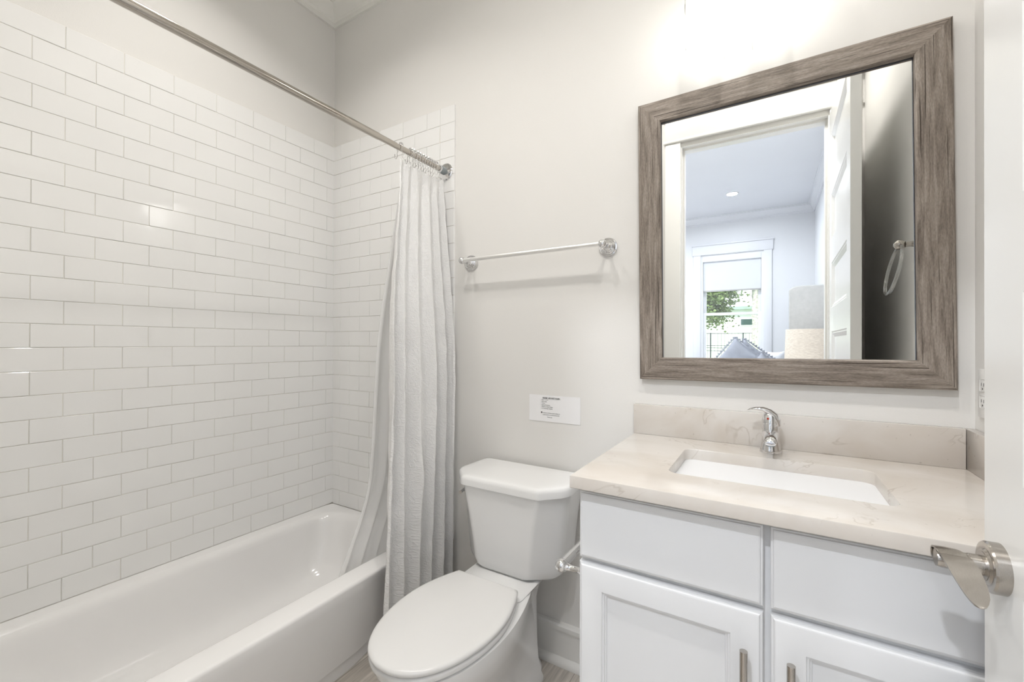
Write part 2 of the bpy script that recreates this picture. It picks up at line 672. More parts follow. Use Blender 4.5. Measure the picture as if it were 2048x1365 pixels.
# bedroom shell
struct(obj('floor_bedroom', bx(BX0 - 0.1, BX1 + 0.1, BY - 0.1, YB, -0.1, 0), M['floor']))
struct(obj('ceiling_bedroom', bx(BX0 - 0.1, BX1 + 0.1, BY - 0.1, YB, ZC, ZC + 0.1), M['bedceil']))
struct(obj('wall_bedroom_right', bx(BX1, BX1 + 0.1, BY - 0.1, YB, 0, ZC), M['bedpaint']))
struct(obj('wall_bedroom_left', bx(BX0 - 0.1, BX0, BY - 0.1, YB, 0, ZC), M['bedpaint']))
struct(obj('wall_bedroom_near', bx(BX0 - 0.1, -0.12, YB, YB + 0.1, 0, ZC), M['bedpaint']))
WX0, WX1, WZ0, WZ1 = 1.19, 1.985, 0.62, 2.50     # window opening
bm = bx(BX0 - 0.1, WX0, BY - 0.14, BY, 0, ZC)
bx(WX1, BX1 + 0.1, BY - 0.14, BY, 0, ZC, bm=bm)
bx(WX0, WX1, BY - 0.14, BY, 0, WZ0, bm=bm)
bx(WX0, WX1, BY - 0.14, BY, WZ1, ZC, bm=bm)
struct(obj('wall_bedroom_far', bm, M['bedpaint'], smooth=0))

# crown moulding
CROWN = [(0, 2.94), (0.012, 2.94), (0.012, 2.965), (0.022, 2.972), (0.03, 2.995), (0.05, 3.02), (0.062, 3.027), (0.062, 3.036), (0.075, 3.036), (0.075, ZC), (0, ZC)]
bm = extrude_profile(CROWN, (0, 0), (XR, 0), (0, -1), m0=1, m1=1)
extrude_profile(CROWN, (0, YF), (0, 0), (1, 0), bm=bm, m0=1, m1=1)
extrude_profile(CROWN, (XR, 0), (XR, YF), (-1, 0), bm=bm, m0=1, m1=1)
extrude_profile(CROWN, (XR, YF), (0, YF), (0, 1), bm=bm, m0=1, m1=1)
struct(obj('trim_1', bm, M['ceil'], smooth=25))
bm = extrude_profile(CROWN, (BX0, BY), (BX1, BY), (0, 1), m0=1, m1=1)
extrude_profile(CROWN, (BX1, BY), (BX1, YB), (-1, 0), bm=bm, m0=1, m1=1)
extrude_profile(CROWN, (BX0, YB), (BX0, BY), (1, 0), bm=bm, m0=1, m1=1)
extrude_profile(CROWN, (BX1, YB), (BX0, YB), (0, -1), bm=bm, m0=1, m1=1)
struct(obj('trim_2', bm, M['bedceil'], smooth=25))

# baseboards
BASE = [(0, 0), (0.034, 0), (0.034, 0.008), (0.030, 0.018), (0.022, 0.026), (0.016, 0.028), (0.016, 0.124), (0.022, 0.128), (0.022, 0.144), (0.016, 0.150), (0, 0.150)]
struct(obj('baseboard_back', extrude_profile(BASE, (0.79, 0), (1.664, 0), (0, -1)), M['trim'], smooth=30))
struct(obj('baseboard_front', extrude_profile(BASE, (OX0 - 0.10, YF), (0.80, YF), (0, 1)), M['trim'], smooth=30))
struct(obj('baseboard_bedroom', extrude_profile(BASE, (BX0, BY), (BX1, BY), (0, 1)), M['trim'], smooth=30))

# ------------------------------------------------------------------ tiled tub surround
ZT0, TH = 0.342, 0.0778
TW = 0.154
g = 0.00055


def tile(a0, a1, z0, z1, place, bm):
    """one bevelled tile; place(a, depth, z) -> point"""
    if a1 - a0 < 0.004:
        return
    tx, tz = random.uniform(-1, 1) * 0.0007, random.uniform(-1, 1) * 0.0005
    a0 += g; a1 -= g; z0 += g; z1 -= g
    b1, d = 0.0014, 0.0095

    def P(a, dd, z):
        if dd > 0.005:
            dd += tx * (a - (a0 + a1) / 2) / 0.075 + tz * (z - (z0 + z1) / 2) / 0.038
        return place(a, dd, z)
    rings = []
    for ins, dd in ((0, 0.0), (0, d - 0.0022), (b1 * 0.35, d - 0.0007), (b1, d)):
        rings.append([P(a0 + ins, dd, z0 + ins), P(a1 - ins, dd, z0 + ins), P(a1 - ins, dd, z1 - ins), P(a0 + ins, dd, z1 - ins)])
    loft(rings, cap0=False, bm=bm)


def tile_run(joint0, amax, place, bm, extra=None):
    for k in range(25):
        z1 = ZT0 + TH * (25 - k)
        z0 = z1 - TH
        off = joint0 if k % 2 else joint0 - TW / 2      # joints at joint0 + n*TW, the odd rows shifted
        js = [0.0]
        a = off
        while a < amax - 0.002:
            if a > 0.012:
                js.append(a)
            a += TW
        js.append(amax)
        for a0, a1 in zip(js[:-1], js[1:]):
            tile(a0, a1, z0, z1, place, bm)
        if extra:
            tile(extra[0], extra[1], z0, z1, place, bm)


DW = 0.0095
wl = bpy.data.objects['wall_left']
wb = bpy.data.objects['wall_back']
bm = bx(0.0, 0.0072, YF + 0.001, -0.0001, ZT0 - 0.02, ZT0 + TH * 25)
for f_ in bm.faces:
    f_.material_index = 1
tile_run(0.0515 + 0.0, -YF - 0.002, lambda a, d, z: Vector((d, -a - 0.0, z)), bm)
o = obj('tile_field', bm, [M['tile'], M['grout']], wl, smooth=25, label='glossy white brick-pattern tiles')
bm = bx(0.0001, 0.845, -0.0072, 0.0, ZT0 - 0.02, ZT0 + TH * 25)
for f_ in bm.faces:
    f_.material_index = 1
tile_run(0.145, 0.764, lambda a, d, z: Vector((a, -d, z)), bm, extra=(0.764, 0.847))
o = obj('tile_field', bm, [M['tile'], M['grout']], wb, smooth=25, label='glossy white brick-pattern tiles')

# ------------------------------------------------------------------ door frame and door
bm = bx(OX0 - 0.019, OX0, YB - 0.001, YF + 0.001, 0, OZ)
bx(OX1, OX1 + 0.019, YB - 0.001, YF + 0.001, 0, OZ, bm=bm)
bx(OX0 - 0.019, OX1 + 0.019, YB - 0.001, YF + 0.001, OZ, OZ + 0.019, bm=bm)
bx(OX0, OX0 + 0.012, YB + 0.04, YF - 0.04, 0, OZ, 0.0, bm=bm)
bx(OX1 - 0.012, OX1, YB + 0.04, YF - 0.04, 0, OZ, 0.0, bm=bm)
bx(OX0 + 0.0119, OX1 - 0.0119, YB + 0.04, YF - 0.04, OZ - 0.012, OZ, 0.0, bm=bm)
jamb = struct(obj('trim_3', bm, M['trim'], smooth=30))


def casing(nm, y0, sgn, mat, x1c):
    bm = bx(OX0 - 0.100, OX0 - 0.006, min(y0, y0 + sgn * .019), max(y0, y0 + sgn * .019), 0, OZ + 0.03, 0.002)
    bx(OX1 + 0.006, x1c, min(y0, y0 + sgn * .019), max(y0, y0 + sgn * .019), 0, OZ + 0.03, 0.002, bm=bm)
    bx(OX0 - 0.112, x1c + 0.01, min(y0, y0 + sgn * .030), max(y0, y0 + sgn * .030), OZ + 0.03, OZ + 0.047, 0.005, bm=bm)
    bx(OX0 - 0.100, x1c, min(y0, y0 + sgn * .022), max(y0, y0 + sgn * .022), OZ + 0.047, OZ + 0.187, 0.002, bm=bm)
    bx(OX0 - 0.118, x1c + 0.012, min(y0, y0 + sgn * .045), max(y0, y0 + sgn * .045), OZ + 0.187, OZ + 0.215, 0.005, bm=bm)
    return struct(obj(nm, bm, mat, smooth=30))


casing('trim_4', YF, 1, M['trim'], 2.470)
casing('trim_5', YB, -1, M['bedceil'], 2.43)

# door leaf: built in local coordinates (u from hinge to latch, v thickness), swung open into the bathroom
HX, HY = 2.338, -1.450
LX, LY = 2.3235, -0.620
ang = math.atan2(LY - HY, LX - HX)
DWID = sqrt((LX - HX) ** 2 + (LY - HY) ** 2)
DH = 2.48


def DP(u, v, z):
    """u along the leaf, v out of the room-side face (towards -X)"""
    return Vector((HX + u * cos(ang) - v * sin(ang), HY + u * sin(ang) + v * cos(ang), z))


door = struct(thing('door_1', 'white six-panel bathroom door swung open at the right', 'door', (HX, HY, 0)))


def door_leaf():
    bm = bmesh.new()
    st = 0.105
    openings = [(0.22, 0.51), (0.65, 0.90), (1.04, 1.285), (1.41, 1.65), (1.775, 2.015), (2.14, 2.335)]
    us = [0, st, DWID - st, DWID]
    zs = [0.008]
    for a_, b_ in openings:
        zs += [a_, b_]
    zs.append(DH)
    T = 0.035
    for side in (1, -1):
        v0 = 0.0 if side == 1 else -T

        def V(u, dep, z):
            return bm.verts.new(DP(u, v0 - side * dep, z))
        for i in range(3):
            for j in range(len(zs) - 1):
                u0, u1, z0, z1 = us[i], us[i + 1], zs[j], zs[j + 1]
                if i == 1 and j % 2 == 1:
                    seq = [(0, 0), (0.006, 0.003), (0.010, 0.003), (0.028, 0.012)]
                    rings = []
                    for ins, dep in seq:
                        rings.append([V(u0 + ins, dep, z0 + ins), V(u1 - ins, dep, z0 + ins), V(u1 - ins, dep, z1 - ins), V(u0 + ins, dep, z1 - ins)])
                    for ra, rb in zip(rings[:-1], rings[1:]):
                        for k in range(4):
                            bm.faces.new((ra[k], ra[(k + 1) % 4], rb[(k + 1) % 4], rb[k]))
                    bm.faces.new(rings[-1])
                else:
                    bm.faces.new((V(u0, 0, z0), V(u1, 0, z0), V(u1, 0, z1), V(u0, 0, z1)))
    for (ua, za, ub, zb) in ((0, 0.008, DWID, 0.008), (DWID, 0.008, DWID, DH), (DWID, DH, 0, DH), (0, DH, 0, 0.008)):
        bm.faces.new([bm.verts.new(DP(ua, 0, za)), bm.verts.new(DP(ub, 0, zb)), bm.verts.new(DP(ub, -T, zb)), bm.verts.new(DP(ua, -T, za))])
    bmesh.ops.remove_doubles(bm, verts=bm.verts, dist=0.0002)
    return bm


leaf = obj('door_panel', door_leaf(), M['doorpaint'], door, smooth=20)

# lever set (brushed nickel) on the room face
UL, ZL = DWID - 0.050, 0.914
nrm = (DP(0, 1, 0) - DP(0, 0, 0)).normalized()          # out of the face


def Q(u, v, z):
    return DP(UL + u, v, ZL + z)


hb = lathe([(0.0, 0.0), (0.0335, 0.0), (0.0335, 0.013), (0.032, 0.0155), (0.029, 0.016), (0.024, 0.0155), (0.022, 0.018), (0.019, 0.018), (0.019, 0.0185)], Q(0, 0, 0), nrm, 48)
hs = obj('lever_handle', hb, M['nickel'], door, smooth=30, label='brushed nickel lever handle')
nb_ = lathe([(0.0135, 0.016), (0.0135, 0.032), (0.0128, 0.033), (0.0125, 0.0335), (0.0128, 0.034), (0.0126, 0.062), (0.0115, 0.066)], Q(0, 0, 0), nrm, 32)
obj('lever_neck', nb_, M['nickel'], hs, smooth=30)
# the ribbon-like blade: peels off the top of the neck, runs towards the hinge and curls down to a rounded tip
path = [(0.0125, -0.006), (0.0139, 0.002), (0.0120, 0.0085), (0.0070, 0.0128), (0.0, 0.0142), (-0.010, 0.0138), (-0.022, 0.0105), (-0.034, 0.0045), (-0.046, -0.003), (-0.058, -0.0105),
        (-0.069, -0.0170), (-0.079, -0.0225), (-0.087, -0.0265), (-0.093, -0.0292), (-0.0965, -0.0305)]
va = [0.046, 0.046, 0.045, 0.043, 0.041, 0.037, 0.033, 0.0305, 0.0295, 0.0295, 0.0305, 0.0325, 0.0355, 0.0390, 0.0430]
vb = [0.0670, 0.0675, 0.068, 0.068, 0.0675, 0.0665, 0.0650, 0.0630, 0.0608, 0.0587, 0.0567, 0.0546, 0.0522, 0.0495, 0.0460]
path = [(u_ * (1 if u_ > 0 else 0.84), z_ * (1 if z_ > 0 else 0.80)) for u_, z_ in path]
rings = []
for i, (u_, z_) in enumerate(path):
    p0, p1 = path[max(i - 1, 0)], path[min(i + 1, len(path) - 1)]
    t_ = Vector((p1[0] - p0[0], p1[1] - p0[1])).normalized()
    nu_, nz_ = -t_.y, t_.x
    if i < 4 or True:
        if nu_ * u_ + nz_ * (z_ + 0.01) < 0 and i < 6:
            nu_, nz_ = -nu_, -nz_
    th_ = 0.0012 if i < len(path) - 1 else 0.0005
    ring = []
    for (v_, sd) in ((va[i], 1), ((va[i] * 3 + vb[i]) / 4, 1.45), ((va[i] + vb[i]) / 2, 1.6), ((va[i] + vb[i] * 3) / 4, 1.45), (vb[i], 1), (vb[i], -1), ((va[i] + vb[i]) / 2, -1.0), (va[i], -1)):
        ring.append(Q(u_ + nu_ * th_ * sd, v_, z_ + nz_ * th_ * sd))
    rings.append(ring)
obj('lever_blade', loft(rings), M['nickel'], hs, smooth=40)
# same set on the other face, seen only from elsewhere
hb = lathe([(0.0, 0.0), (0.0335, 0.0), (0.0335, 0.013), (0.030, 0.016), (0.013, 0.018), (0.0125, 0.048)], DP(UL, -0.035, ZL), -nrm, 32)
tube([DP(UL, -0.083, ZL), DP(UL - 0.03, -0.088, ZL), DP(UL - 0.08, -0.086, ZL - 0.004), DP(UL - 0.11, -0.082, ZL - 0.01)], [0.0125, 0.012, 0.010, 0.006], bm=hb)
obj('lever_handle', hb, M['nickel'], door, smooth=30, label='brushed nickel lever handle')
bm = None
for z_ in (0.25, 1.22, 2.2):
    hb = tube([Vector((HX + 0.012, HY - 0.004, z_ - 0.045)), Vector((HX + 0.012, HY - 0.004, z_ + 0.045))], 0.006)
    obj('hinge', hb, M['nickel'], door)

# ------------------------------------------------------------------ bathtub
def tub():
    root = thing('bathtub', 'white alcove bathtub below the brick-pattern tile wall', 'bathtub', (0.38, -0.7, 0))
    Y0, Y1 = YF + 0.002, -0.0105
    zt = ZT0 - 0.001

    def fx(y):    # bowed front edge
        t = (y - Y0) / (Y1 - Y0)
        return 0.748 + 0.020 * sin(pi * min(max((0.93 - t) / 0.93, 0), 1))
    n = 16
    # inner outline: rounded rectangle at rim, lofted down
    def outline(x0, x1, y0, y1, r, z):
        # rounded rect with many points on the long sides
        pts = []
        for (cx, cy, a0) in ((x1 - r, y1 - r, 0), (x0 + r, y1 - r, 90), (x0 + r, y0 + r, 180), (x1 - r, y0 + r, 270)):
            for k in range(9):
                a = radians(a0 + 90 * k / 8)
                pts.append(Vector((cx + r * cos(a), cy + r * sin(a), z)))
            # straight subdivisions
            nx = {0: (x0 + r, y1), 90: (x0, y0 + r), 180: (x1 - r, y0), 270: (x1, y1 - r)}[a0]
            p = pts[-1]
            for k in range(1, 8):
                t = k / 8
                pts.append(Vector((p.x + (nx[0] - p.x) * t, p.y + (nx[1] - p.y) * t, z)))
        return pts
    ins = []
    # (x0, x1, y0, y1, r, z)
    ins.append(outline(0.060, 0.682, Y0 + 0.085, Y1 - 0.035, 0.145, zt))
    ins.append(outline(0.067, 0.675, Y0 + 0.092, Y1 - 0.042, 0.142, zt - 0.001))
    ins.append(outline(0.075, 0.668, Y0 + 0.10, Y1 - 0.050, 0.140, zt - 0.0045))
    ins.append(outline(0.083, 0.661, Y0 + 0.11, Y1 - 0.057, 0.138, zt - 0.011))
    ins.append(outline(0.089, 0.655, Y0 + 0.12, Y1 - 0.063, 0.136, zt - 0.020))
    ins.append(outline(0.094, 0.650, Y0 + 0.135, Y1 - 0.070, 0.135, zt - 0.035))
    ins.append(outline(0.104, 0.640, Y0 + 0.19, Y1 - 0.085, 0.14, zt - 0.11))
    ins.append(outline(0.116, 0.628, Y0 + 0.26, Y1 - 0.105, 0.15, zt - 0.20))
    ins.append(outline(0.132, 0.612, Y0 + 0.31, Y1 - 0.130, 0.16, zt - 0.245))
    ins.append(outline(0.160, 0.584, Y0 + 0.35, Y1 - 0.165, 0.16, zt - 0.272))
    ins.append(outline(0.200, 0.544, Y0 + 0.40, Y1 - 0.210, 0.14, zt - 0.284))
    ins.append(outline(0.260, 0.484, Y0 + 0.50, Y1 - 0.300, 0.10, zt - 0.288))
    bm = loft(ins, cap0=False, cap1=True)
    # outer ring built point by point by projecting the rim ring outwards onto the outer shape
    outer = []
    for p in ins[0]:
        # bounds of outer
        cx, cy = 0.37, (Y0 + Y1) / 2
        dx, dy = p.x - cx, p.y - cy
        hx, hy = 0.311, (Y1 - Y0) / 2 - 0.06
        k = max(abs(dx) / hx, abs(dy) / hy)
        sx, sy = dx / hx / k, dy / hy / k
        if sy > 0:
            y = cy + sy * (Y1 - cy)
        else:
            y = cy + sy * (cy - Y0)
        if sx > 0:
            x = cx + sx * (fx(y) - cx)
        else:
            x = cx + sx * (cx - 0.0085)
        outer.append((x, y, sx))
    o_r = []
    for (dz, dr) in ((0, 0.012), (-0.0015, 0.006), (-0.005, 0.002), (-0.012, 0.0)):
        o_r.append([Vector((x - (dr if sx > 0.97 else 0), y, zt + dz)) for x, y, sx in outer])
    for zz, dr in ((zt - 0.045, 0.001), (0.10, 0.030), (0.055, 0.036), (0.050, 0.046), (0.0, 0.048)):
        ring = []
        for x, y, sx in outer:
            if sx > 0.97:
                rec = 0.022 if (y > -0.385 or y < Y0 + 0.06) else 0.0
                if zz > zt - 0.04:
                    rec = 0
                ring.append(Vector((x - dr - (rec if zz < zt - 0.03 else 0), y, zz)))
            else:
                ring.append(Vector((x, y, zz)))
        o_r.append(ring)
    vs_in = bm.verts
    bm.verts.ensure_lookup_table()
    rim = [bm.verts[i] for i in range(len(ins[0]))]
    prev = rim
    for r_ in o_r:
        cur = [bm.verts.new(p) for p in r_]
        k = len(cur)
        for i in range(k):
            j = (i + 1) % k
            bm.faces.new((prev[i], prev[j], cur[j], cur[i]))
        prev = cur
    obj('tub_body', bm, M['tub'], root, smooth=50)
    dr_ = lathe([(0, 0), (0.036, 0), (0.036, 0.003), (0.030, 0.004), (0.012, 0.002), (0, 0.002)], (0.37, Y1 - 0.32, zt - 0.289), (0, 0, 1), 32)
    obj('tub_drain', dr_, M['chrome'], root, label='round chrome drain')
    return root


tub()

# ------------------------------------------------------------------ toilet
def toilet():
    XC = 1.25
    root = thing('toilet', 'white two-piece toilet between the shower curtain and the vanity', 'toilet', (XC, -0.45, 0))

    def egg(y_back, y_front, hb, hw, ymid, z, n=56, flat=0.0, p=2.2):
        """closed outline; flat back of half width hb, widest hw at ymid, round front"""
        pts = []
        # right side from the back corner to the front, then mirrored
        half = []
        m_ = n // 2
        for k in range(m_ + 1):
            t = k / m_
            # y from back to front
            a = t * pi
            if t <= 0.45:
                s = t / 0.45
                y = y_back + (ymid - y_back) * s
                w = hb + (hw - hb) * sin(s * pi / 2) ** 0.9
            else:
                s = (t - 0.45) / 0.55
                ang_ = s * pi / 2
                y = ymid + (y_front - ymid) * sin(ang_) ** 1.0
                w = hw * max(cos(ang_), 0) ** (2 / p)
            half.append((w, y))
        for w, y in half:
            pts.append(Vector((XC + w, y, z)))
        for w, y in reversed(half[:-1]):
            pts.append(Vector((XC - w, y, z)))
        return pts
    # bowl and pedestal
    R_ = []
    R_.append(egg(-0.12, -0.60, 0.105, 0.118, -0.36, 0.0))
    R_.append(egg(-0.12, -0.60, 0.105, 0.118, -0.36, 0.018))
    R_.append(egg(-0.125, -0.585, 0.098, 0.108, -0.36, 0.035))
    R_.append(egg(-0.13, -0.575, 0.090, 0.100, -0.36, 0.08))
    R_.append(egg(-0.13, -0.585, 0.085, 0.102, -0.38, 0.15))
    R_.append(egg(-0.14, -0.635, 0.078, 0.122, -0.42, 0.22))
    R_.append(egg(-0.16, -0.700, 0.078, 0.148, -0.46, 0.29))
    R_.append(egg(-0.17, -0.745, 0.085, 0.164, -0.49, 0.34))
    R_.append(egg(-0.18, -0.765, 0.095, 0.170, -0.50, 0.375))
    R_.append(egg(-0.185, -0.768, 0.100, 0.170, -0.50, 0.390))
    R_.append(egg(-0.20, -0.758, 0.095, 0.160, -0.50, 0.395))
    obj('toilet_bowl', loft(R_), M['porcelain'], root, smooth=50)
    # rear trapway column and deck under the tank
    bm = loft([rrect(XC - 0.085, XC + 0.085, -0.30, -0.055, 0.05, 0.0), rrect(XC - 0.085, XC + 0.085, -0.30, -0.055, 0.05, 0.02),
               rrect(XC - 0.070, XC + 0.070, -0.29, -0.06, 0.05, 0.05), rrect(XC - 0.066, XC + 0.066, -0.29, -0.06, 0.05, 0.28), rrect(XC - 0.075, XC + 0.075, -0.30, -0.05, 0.04, 0.34),
               rrect(XC - 0.105, XC + 0.105, -0.34, -0.045, 0.03, 0.375), rrect(XC - 0.125, XC + 0.125, -0.345, -0.045, 0.03, 0.388),
               rrect(XC - 0.130, XC + 0.130, -0.35, -0.045, 0.03, 0.398), rrect(XC - 0.122, XC + 0.122, -0.345, -0.05, 0.03, 0.4035)])
    obj('tank_deck', bm, M['porcelain'], root, smooth=50)

    # tank
    def tank_ring(hb, hm, hf, ym, yf, z, yb=-0.025, r=0.0):
        base = [(hb, yb), (hm, ym), (hf, yf), (-hf, yf), (-hm, ym), (-hb, yb)]
        # round the corners a bit by inserting points
        rr = [0.02, 0.030, 0.012, 0.012, 0.030, 0.02]
        pts = []
        k = len(base)
        for i in range(k):
            p0 = Vector((*base[i - 1], 0)); p1 = Vector((*base[i], 0)); p2 = Vector((*base[(i + 1) % k], 0))
            d0 = (p0 - p1).normalized(); d1 = (p2 - p1).normalized()
            q = rr[i]
            a_ = p1 + d0 * q; c_ = p1 + d1 * q
            for s in range(6):
                t = s / 5
                w = a_ * (1 - t) ** 2 + p1 * 2 * t * (1 - t) + c_ * t * t
                pts.append(Vector((XC + w.x, w.y, z)))
        return pts
    R_ = []
    for z, s, dy in ((0.402, 0.70, 0.018), (0.406, 0.78, 0.010), (0.418, 0.835, 0.003), (0.44, 0.86, 0.0), (0.50, 0.885, -0.004), (0.60, 0.935, -0.010), (0.68, 0.985, -0.015), (0.704, 0.995, -0.016)):
        R_.append(tank_ring(0.220 * s, 0.226 * s, 0.152 * (s ** 2.2), -0.170, -0.243 + dy, z, yb=-0.028))
    obj('tank', loft(R_), M['porcelain'], root, smooth=50)
    R_ = []
    for z, dx in ((0.703, -0.004), (0.701, 0.004), (0.703, 0.007), (0.722, 0.007), (0.731, 0.004), (0.735, -0.002), (0.7365, -0.012), (0.737, -0.03)):
        R_.append(tank_ring(0.218 + dx, 0.226 + dx, 0.152 + dx * 0.6, -0.185 - dx * 0.4, -0.262 - dx, z, yb=-0.018 + dx * 0.3))
    obj('tank_lid', loft(R_), M['porcelain'], root, smooth=40)
    # seat ring and cover
    XS = XC
    R_ = []
    for z, d in ((0.396, -0.008), (0.399, 0.0), (0.408, 0.002), (0.413, -0.001), (0.415, -0.006)):
        R_.append(egg(-0.332, -0.778 - d, 0.118 + d, 0.166 + d, -0.52, z))
    obj('toilet_seat', loft(R_), M['seat'], root, smooth=50)
    R_ = []
    for z, d in ((0.4165, -0.008), (0.4180, -0.001), (0.424, 0.002), (0.429, 0.0), (0.432, -0.004), (0.4335, -0.010), (0.4345, -0.03), (0.435, -0.07)):
        R_.append(egg(-0.330 + min(d, 0) * 0.5, -0.780 - d, 0.118 + d, 0.167 + d, -0.52, z))
    obj('seat_cover', loft(R_), M['seat'], root, smooth=50, label='closed seat cover')
    for s in (-1, 1):
        obj('seat_hinge', bx(XS + s * 0.07 - 0.02, XS + s * 0.07 + 0.02, -0.345, -0.322, 0.4036, 0.4160, 0.003), M['seat'], root)
    # flush lever on the left side of the tank
    bm = lathe([(0.0, 0), (0.012, 0), (0.012, 0.004), (0.007, 0.006), (0.006, 0.018)], (XC - 0.205, -0.15, 0.642), (-1, -0.2, 0), 20)
    tube([(XC - 0.222, -0.152, 0.642), (XC - 0.229, -0.160, 0.641), (XC - 0.2285, -0.172, 0.639), (XC - 0.226, -0.184, 0.637)], [0.0075, 0.0085, 0.0075, 0.007], bm=bm)
    obj('flush_lever', bm, M['chrome'], root, label='chrome flush lever')
    return root


toilet()
# shut-off valve and braided hose beside the toilet
vr = thing('shutoff_valve', 'small metal water shut-off valve on the wall behind the toilet', 'valve', (1.06, -0.02, 0.285))
bm = lathe([(0, 0), (0.03, 0), (0.028, 0.005), (0.009, 0.007), (0.009, 0.045)], (1.06, -0.001, 0.285), (0, -1, 0), 24)
sphere((1.06, -0.055, 0.285), 0.014, bm=bm)
tube([(1.06, -0.055, 0.285), (1.06, -0.085, 0.285)], 0.006, bm=bm)
sphere((1.06, -0.09, 0.285), 0.014, bm=bm, sc=(1.5, 0.5, 0.9))
obj('valve_body', bm, M['nickel'], vr)
obj('supply_hose', tube([(1.062, -0.055, 0.295), (1.080, -0.058, 0.32), (1.096, -0.065, 0.35), (1.105, -0.078, 0.378), (1.108, -0.085, 0.40)], 0.0055), M['nickel'], vr)

# ------------------------------------------------------------------ vanity
CX0, CX1, CZ = 1.652, XR - 0.001, 0.908
VX0, VX1, VF = 1.664, XR - 0.002, -0.526
van = thing('vanity_cabinet', 'white two-door vanity cabinet under the marble countertop', 'cabinet', (2.08, -0.27, 0))
bm = bx(VX0, VX1, VF, -0.001, 0.10, CZ - 0.030)
obj('cabinet_body', bm, M['cab'], van, smooth=0)
obj('toe_kick', bx(VX0 + 0.002, VX1, VF + 0.07, -0.001, 0.0, 0.10), M['gap'], van, smooth=0)


def slab_front(x0, x1, z0, z1):
    y0, y1 = VF, VF - 0.020
    rings = []
    for ins, y in ((0, y0), (0, y1 + 0.006), (0.0015, y1 + 0.004), (0.004, y1 + 0.0035), (0.0055, y1 + 0.001), (0.008, y1)):
        rings.append([Vector((x0 + ins, y, z0 + ins)), Vector((x1 - ins, y, z0 + ins)), Vector((x1 - ins, y, z1 - ins)), Vector((x0 + ins, y, z1 - ins))])
    return loft(rings)


def shaker_front(x0, x1, z0, z1, st=0.057):
    y0, y1 = VF, VF - 0.020
    seq = [(0, y0), (0, y1 + 0.008), (0.0015, y1 + 0.005), (0.005, y1 + 0.004), (0.0065, y1 + 0.0012), (0.010, y1),
           (st, y1), (st + 0.001, y1 + 0.003), (st + 0.005, y1 + 0.0034), (st + 0.006, y1 + 0.007), (st + 0.009, y1 + 0.0075), (st + 0.010, y1 + 0.011)]
    rings = []
    for ins, y in seq:
        rings.append([Vector((x0 + ins, y, z0 + ins)), Vector((x1 - ins, y, z0 + ins)), Vector((x1 - ins, y, z1 - ins)), Vector((x0 + ins, y, z1 - ins))])
    return loft(rings)


def pull(x, ztop, ln=0.16):
    y = VF - 0.020
    bm = tube([(x, y - 0.030, ztop), (x, y - 0.030, ztop - ln)], 0.0070, 24)
    for z in (ztop - 0.03, ztop - ln + 0.03):
        tube([(x, y - 0.030, z), (x, y, z)], 0.0045, 12, bm=bm)
    return bm


obj('drawer_front', slab_front(VX0, 2.0445, 0.7065, 0.8655), M['cab'], van, smooth=20, label='plain left drawer front')
obj('drawer_front', slab_front(2.0565, 2.450, 0.7065, 0.8655), M['cab'], van, smooth=20, label='plain right drawer front')
d1 = obj('door', shaker_front(VX0 - 0.001, 2.0445, 0.135, 0.695), M['cab'], van, smooth=20, label='left shaker door')
d2 = obj('door', shaker_front(2.0565, 2.450, 0.135, 0.695), M['cab'], van, smooth=20, label='right shaker door')
obj('door_handle', pull(2.0125, 0.629), M['nickel'], d1, label='brushed nickel bar pull')
obj('door_handle', pull(2.0890, 0.631), M['nickel'], d2, label='brushed nickel bar pull')

# countertop with sink cut-out
ctr = thing('countertop', 'cream marble countertop with backsplash on the white vanity', 'countertop', (2.08, -0.29, CZ - 0.03))
SX0, SX1, SY0, SY1 = 1.843, 2.272, -0.430, -0.157


def slab_with_hole():
    bm = bmesh.new()
    n = 8
    hole = rrect(SX0, SX1, SY0, SY1, 0.028, CZ, n)
    out_ = []
    cx, cy = (SX0 + SX1) / 2, (SY0 + SY1) / 2
    X0, X1, Y0, Y1 = CX0, CX1, -0.576, -0.001

    def out_pt(p, ins, z):
        # corner arcs go to the outer corners
        i = hole.index(p)
        q = i // (n + 1)
        k = i % (n + 1)
        cxn = [(X1, Y1), (X0, Y1), (X0, Y0), (X1, Y0)][q]
        hc = [(SX1, SY1), (SX0, SY1), (SX0, SY0), (SX1, SY0)][q]
        t = k / n
        # walk round the outer corner
        if q in (0, 2):
            a = (cxn[0], p.y) if t < 0.5 else (p.x, cxn[1])
            if abs(t - 0.5) < 0.01:
                a = cxn
        else:
            a = (p.x, cxn[1]) if t < 0.5 else (cxn[0], p.y)
            if abs(t - 0.5) < 0.01:
                a = cxn
        x = min(max(a[0], X0 + ins), X1 - (ins if X1 < XR - 0.05 else 0))
        y = min(max(a[1], Y0 + ins), Y1)
        return Vector((x, y, z))
    b = 0.003
    rings = [
        [Vector((p.x, p.y, CZ - 0.03)) for p in hole],
        [Vector((p.x, p.y, CZ - 0.002)) for p in hole],
        [Vector((p.x + (p.x - cx) / 0.2 * 0.001, p.y + (p.y - cy) / 0.13 * 0.001, CZ)) for p in hole],
        [out_pt(p, b, CZ) for p in hole],
        [out_pt(p, b * 0.3, CZ - b * 0.3) for p in hole],
        [out_pt(p, 0, CZ - b) for p in hole],
        [out_pt(p, 0, CZ - 0.03 + b * 0.5) for p in hole],
        [out_pt(p, b * 0.5, CZ - 0.03) for p in hole],
    ]
    loft(rings, cap0=False, cap1=False, bm=bm)
    # underside
    bm.verts.ensure_lookup_table()
    k = len(hole)
    tot = len(bm.verts)
    for i in range(k):
        j = (i + 1) % k
        bm.faces.new((bm.verts[i], bm.verts[j], bm.verts[tot - k + j], bm.verts[tot - k + i]))
    return bm


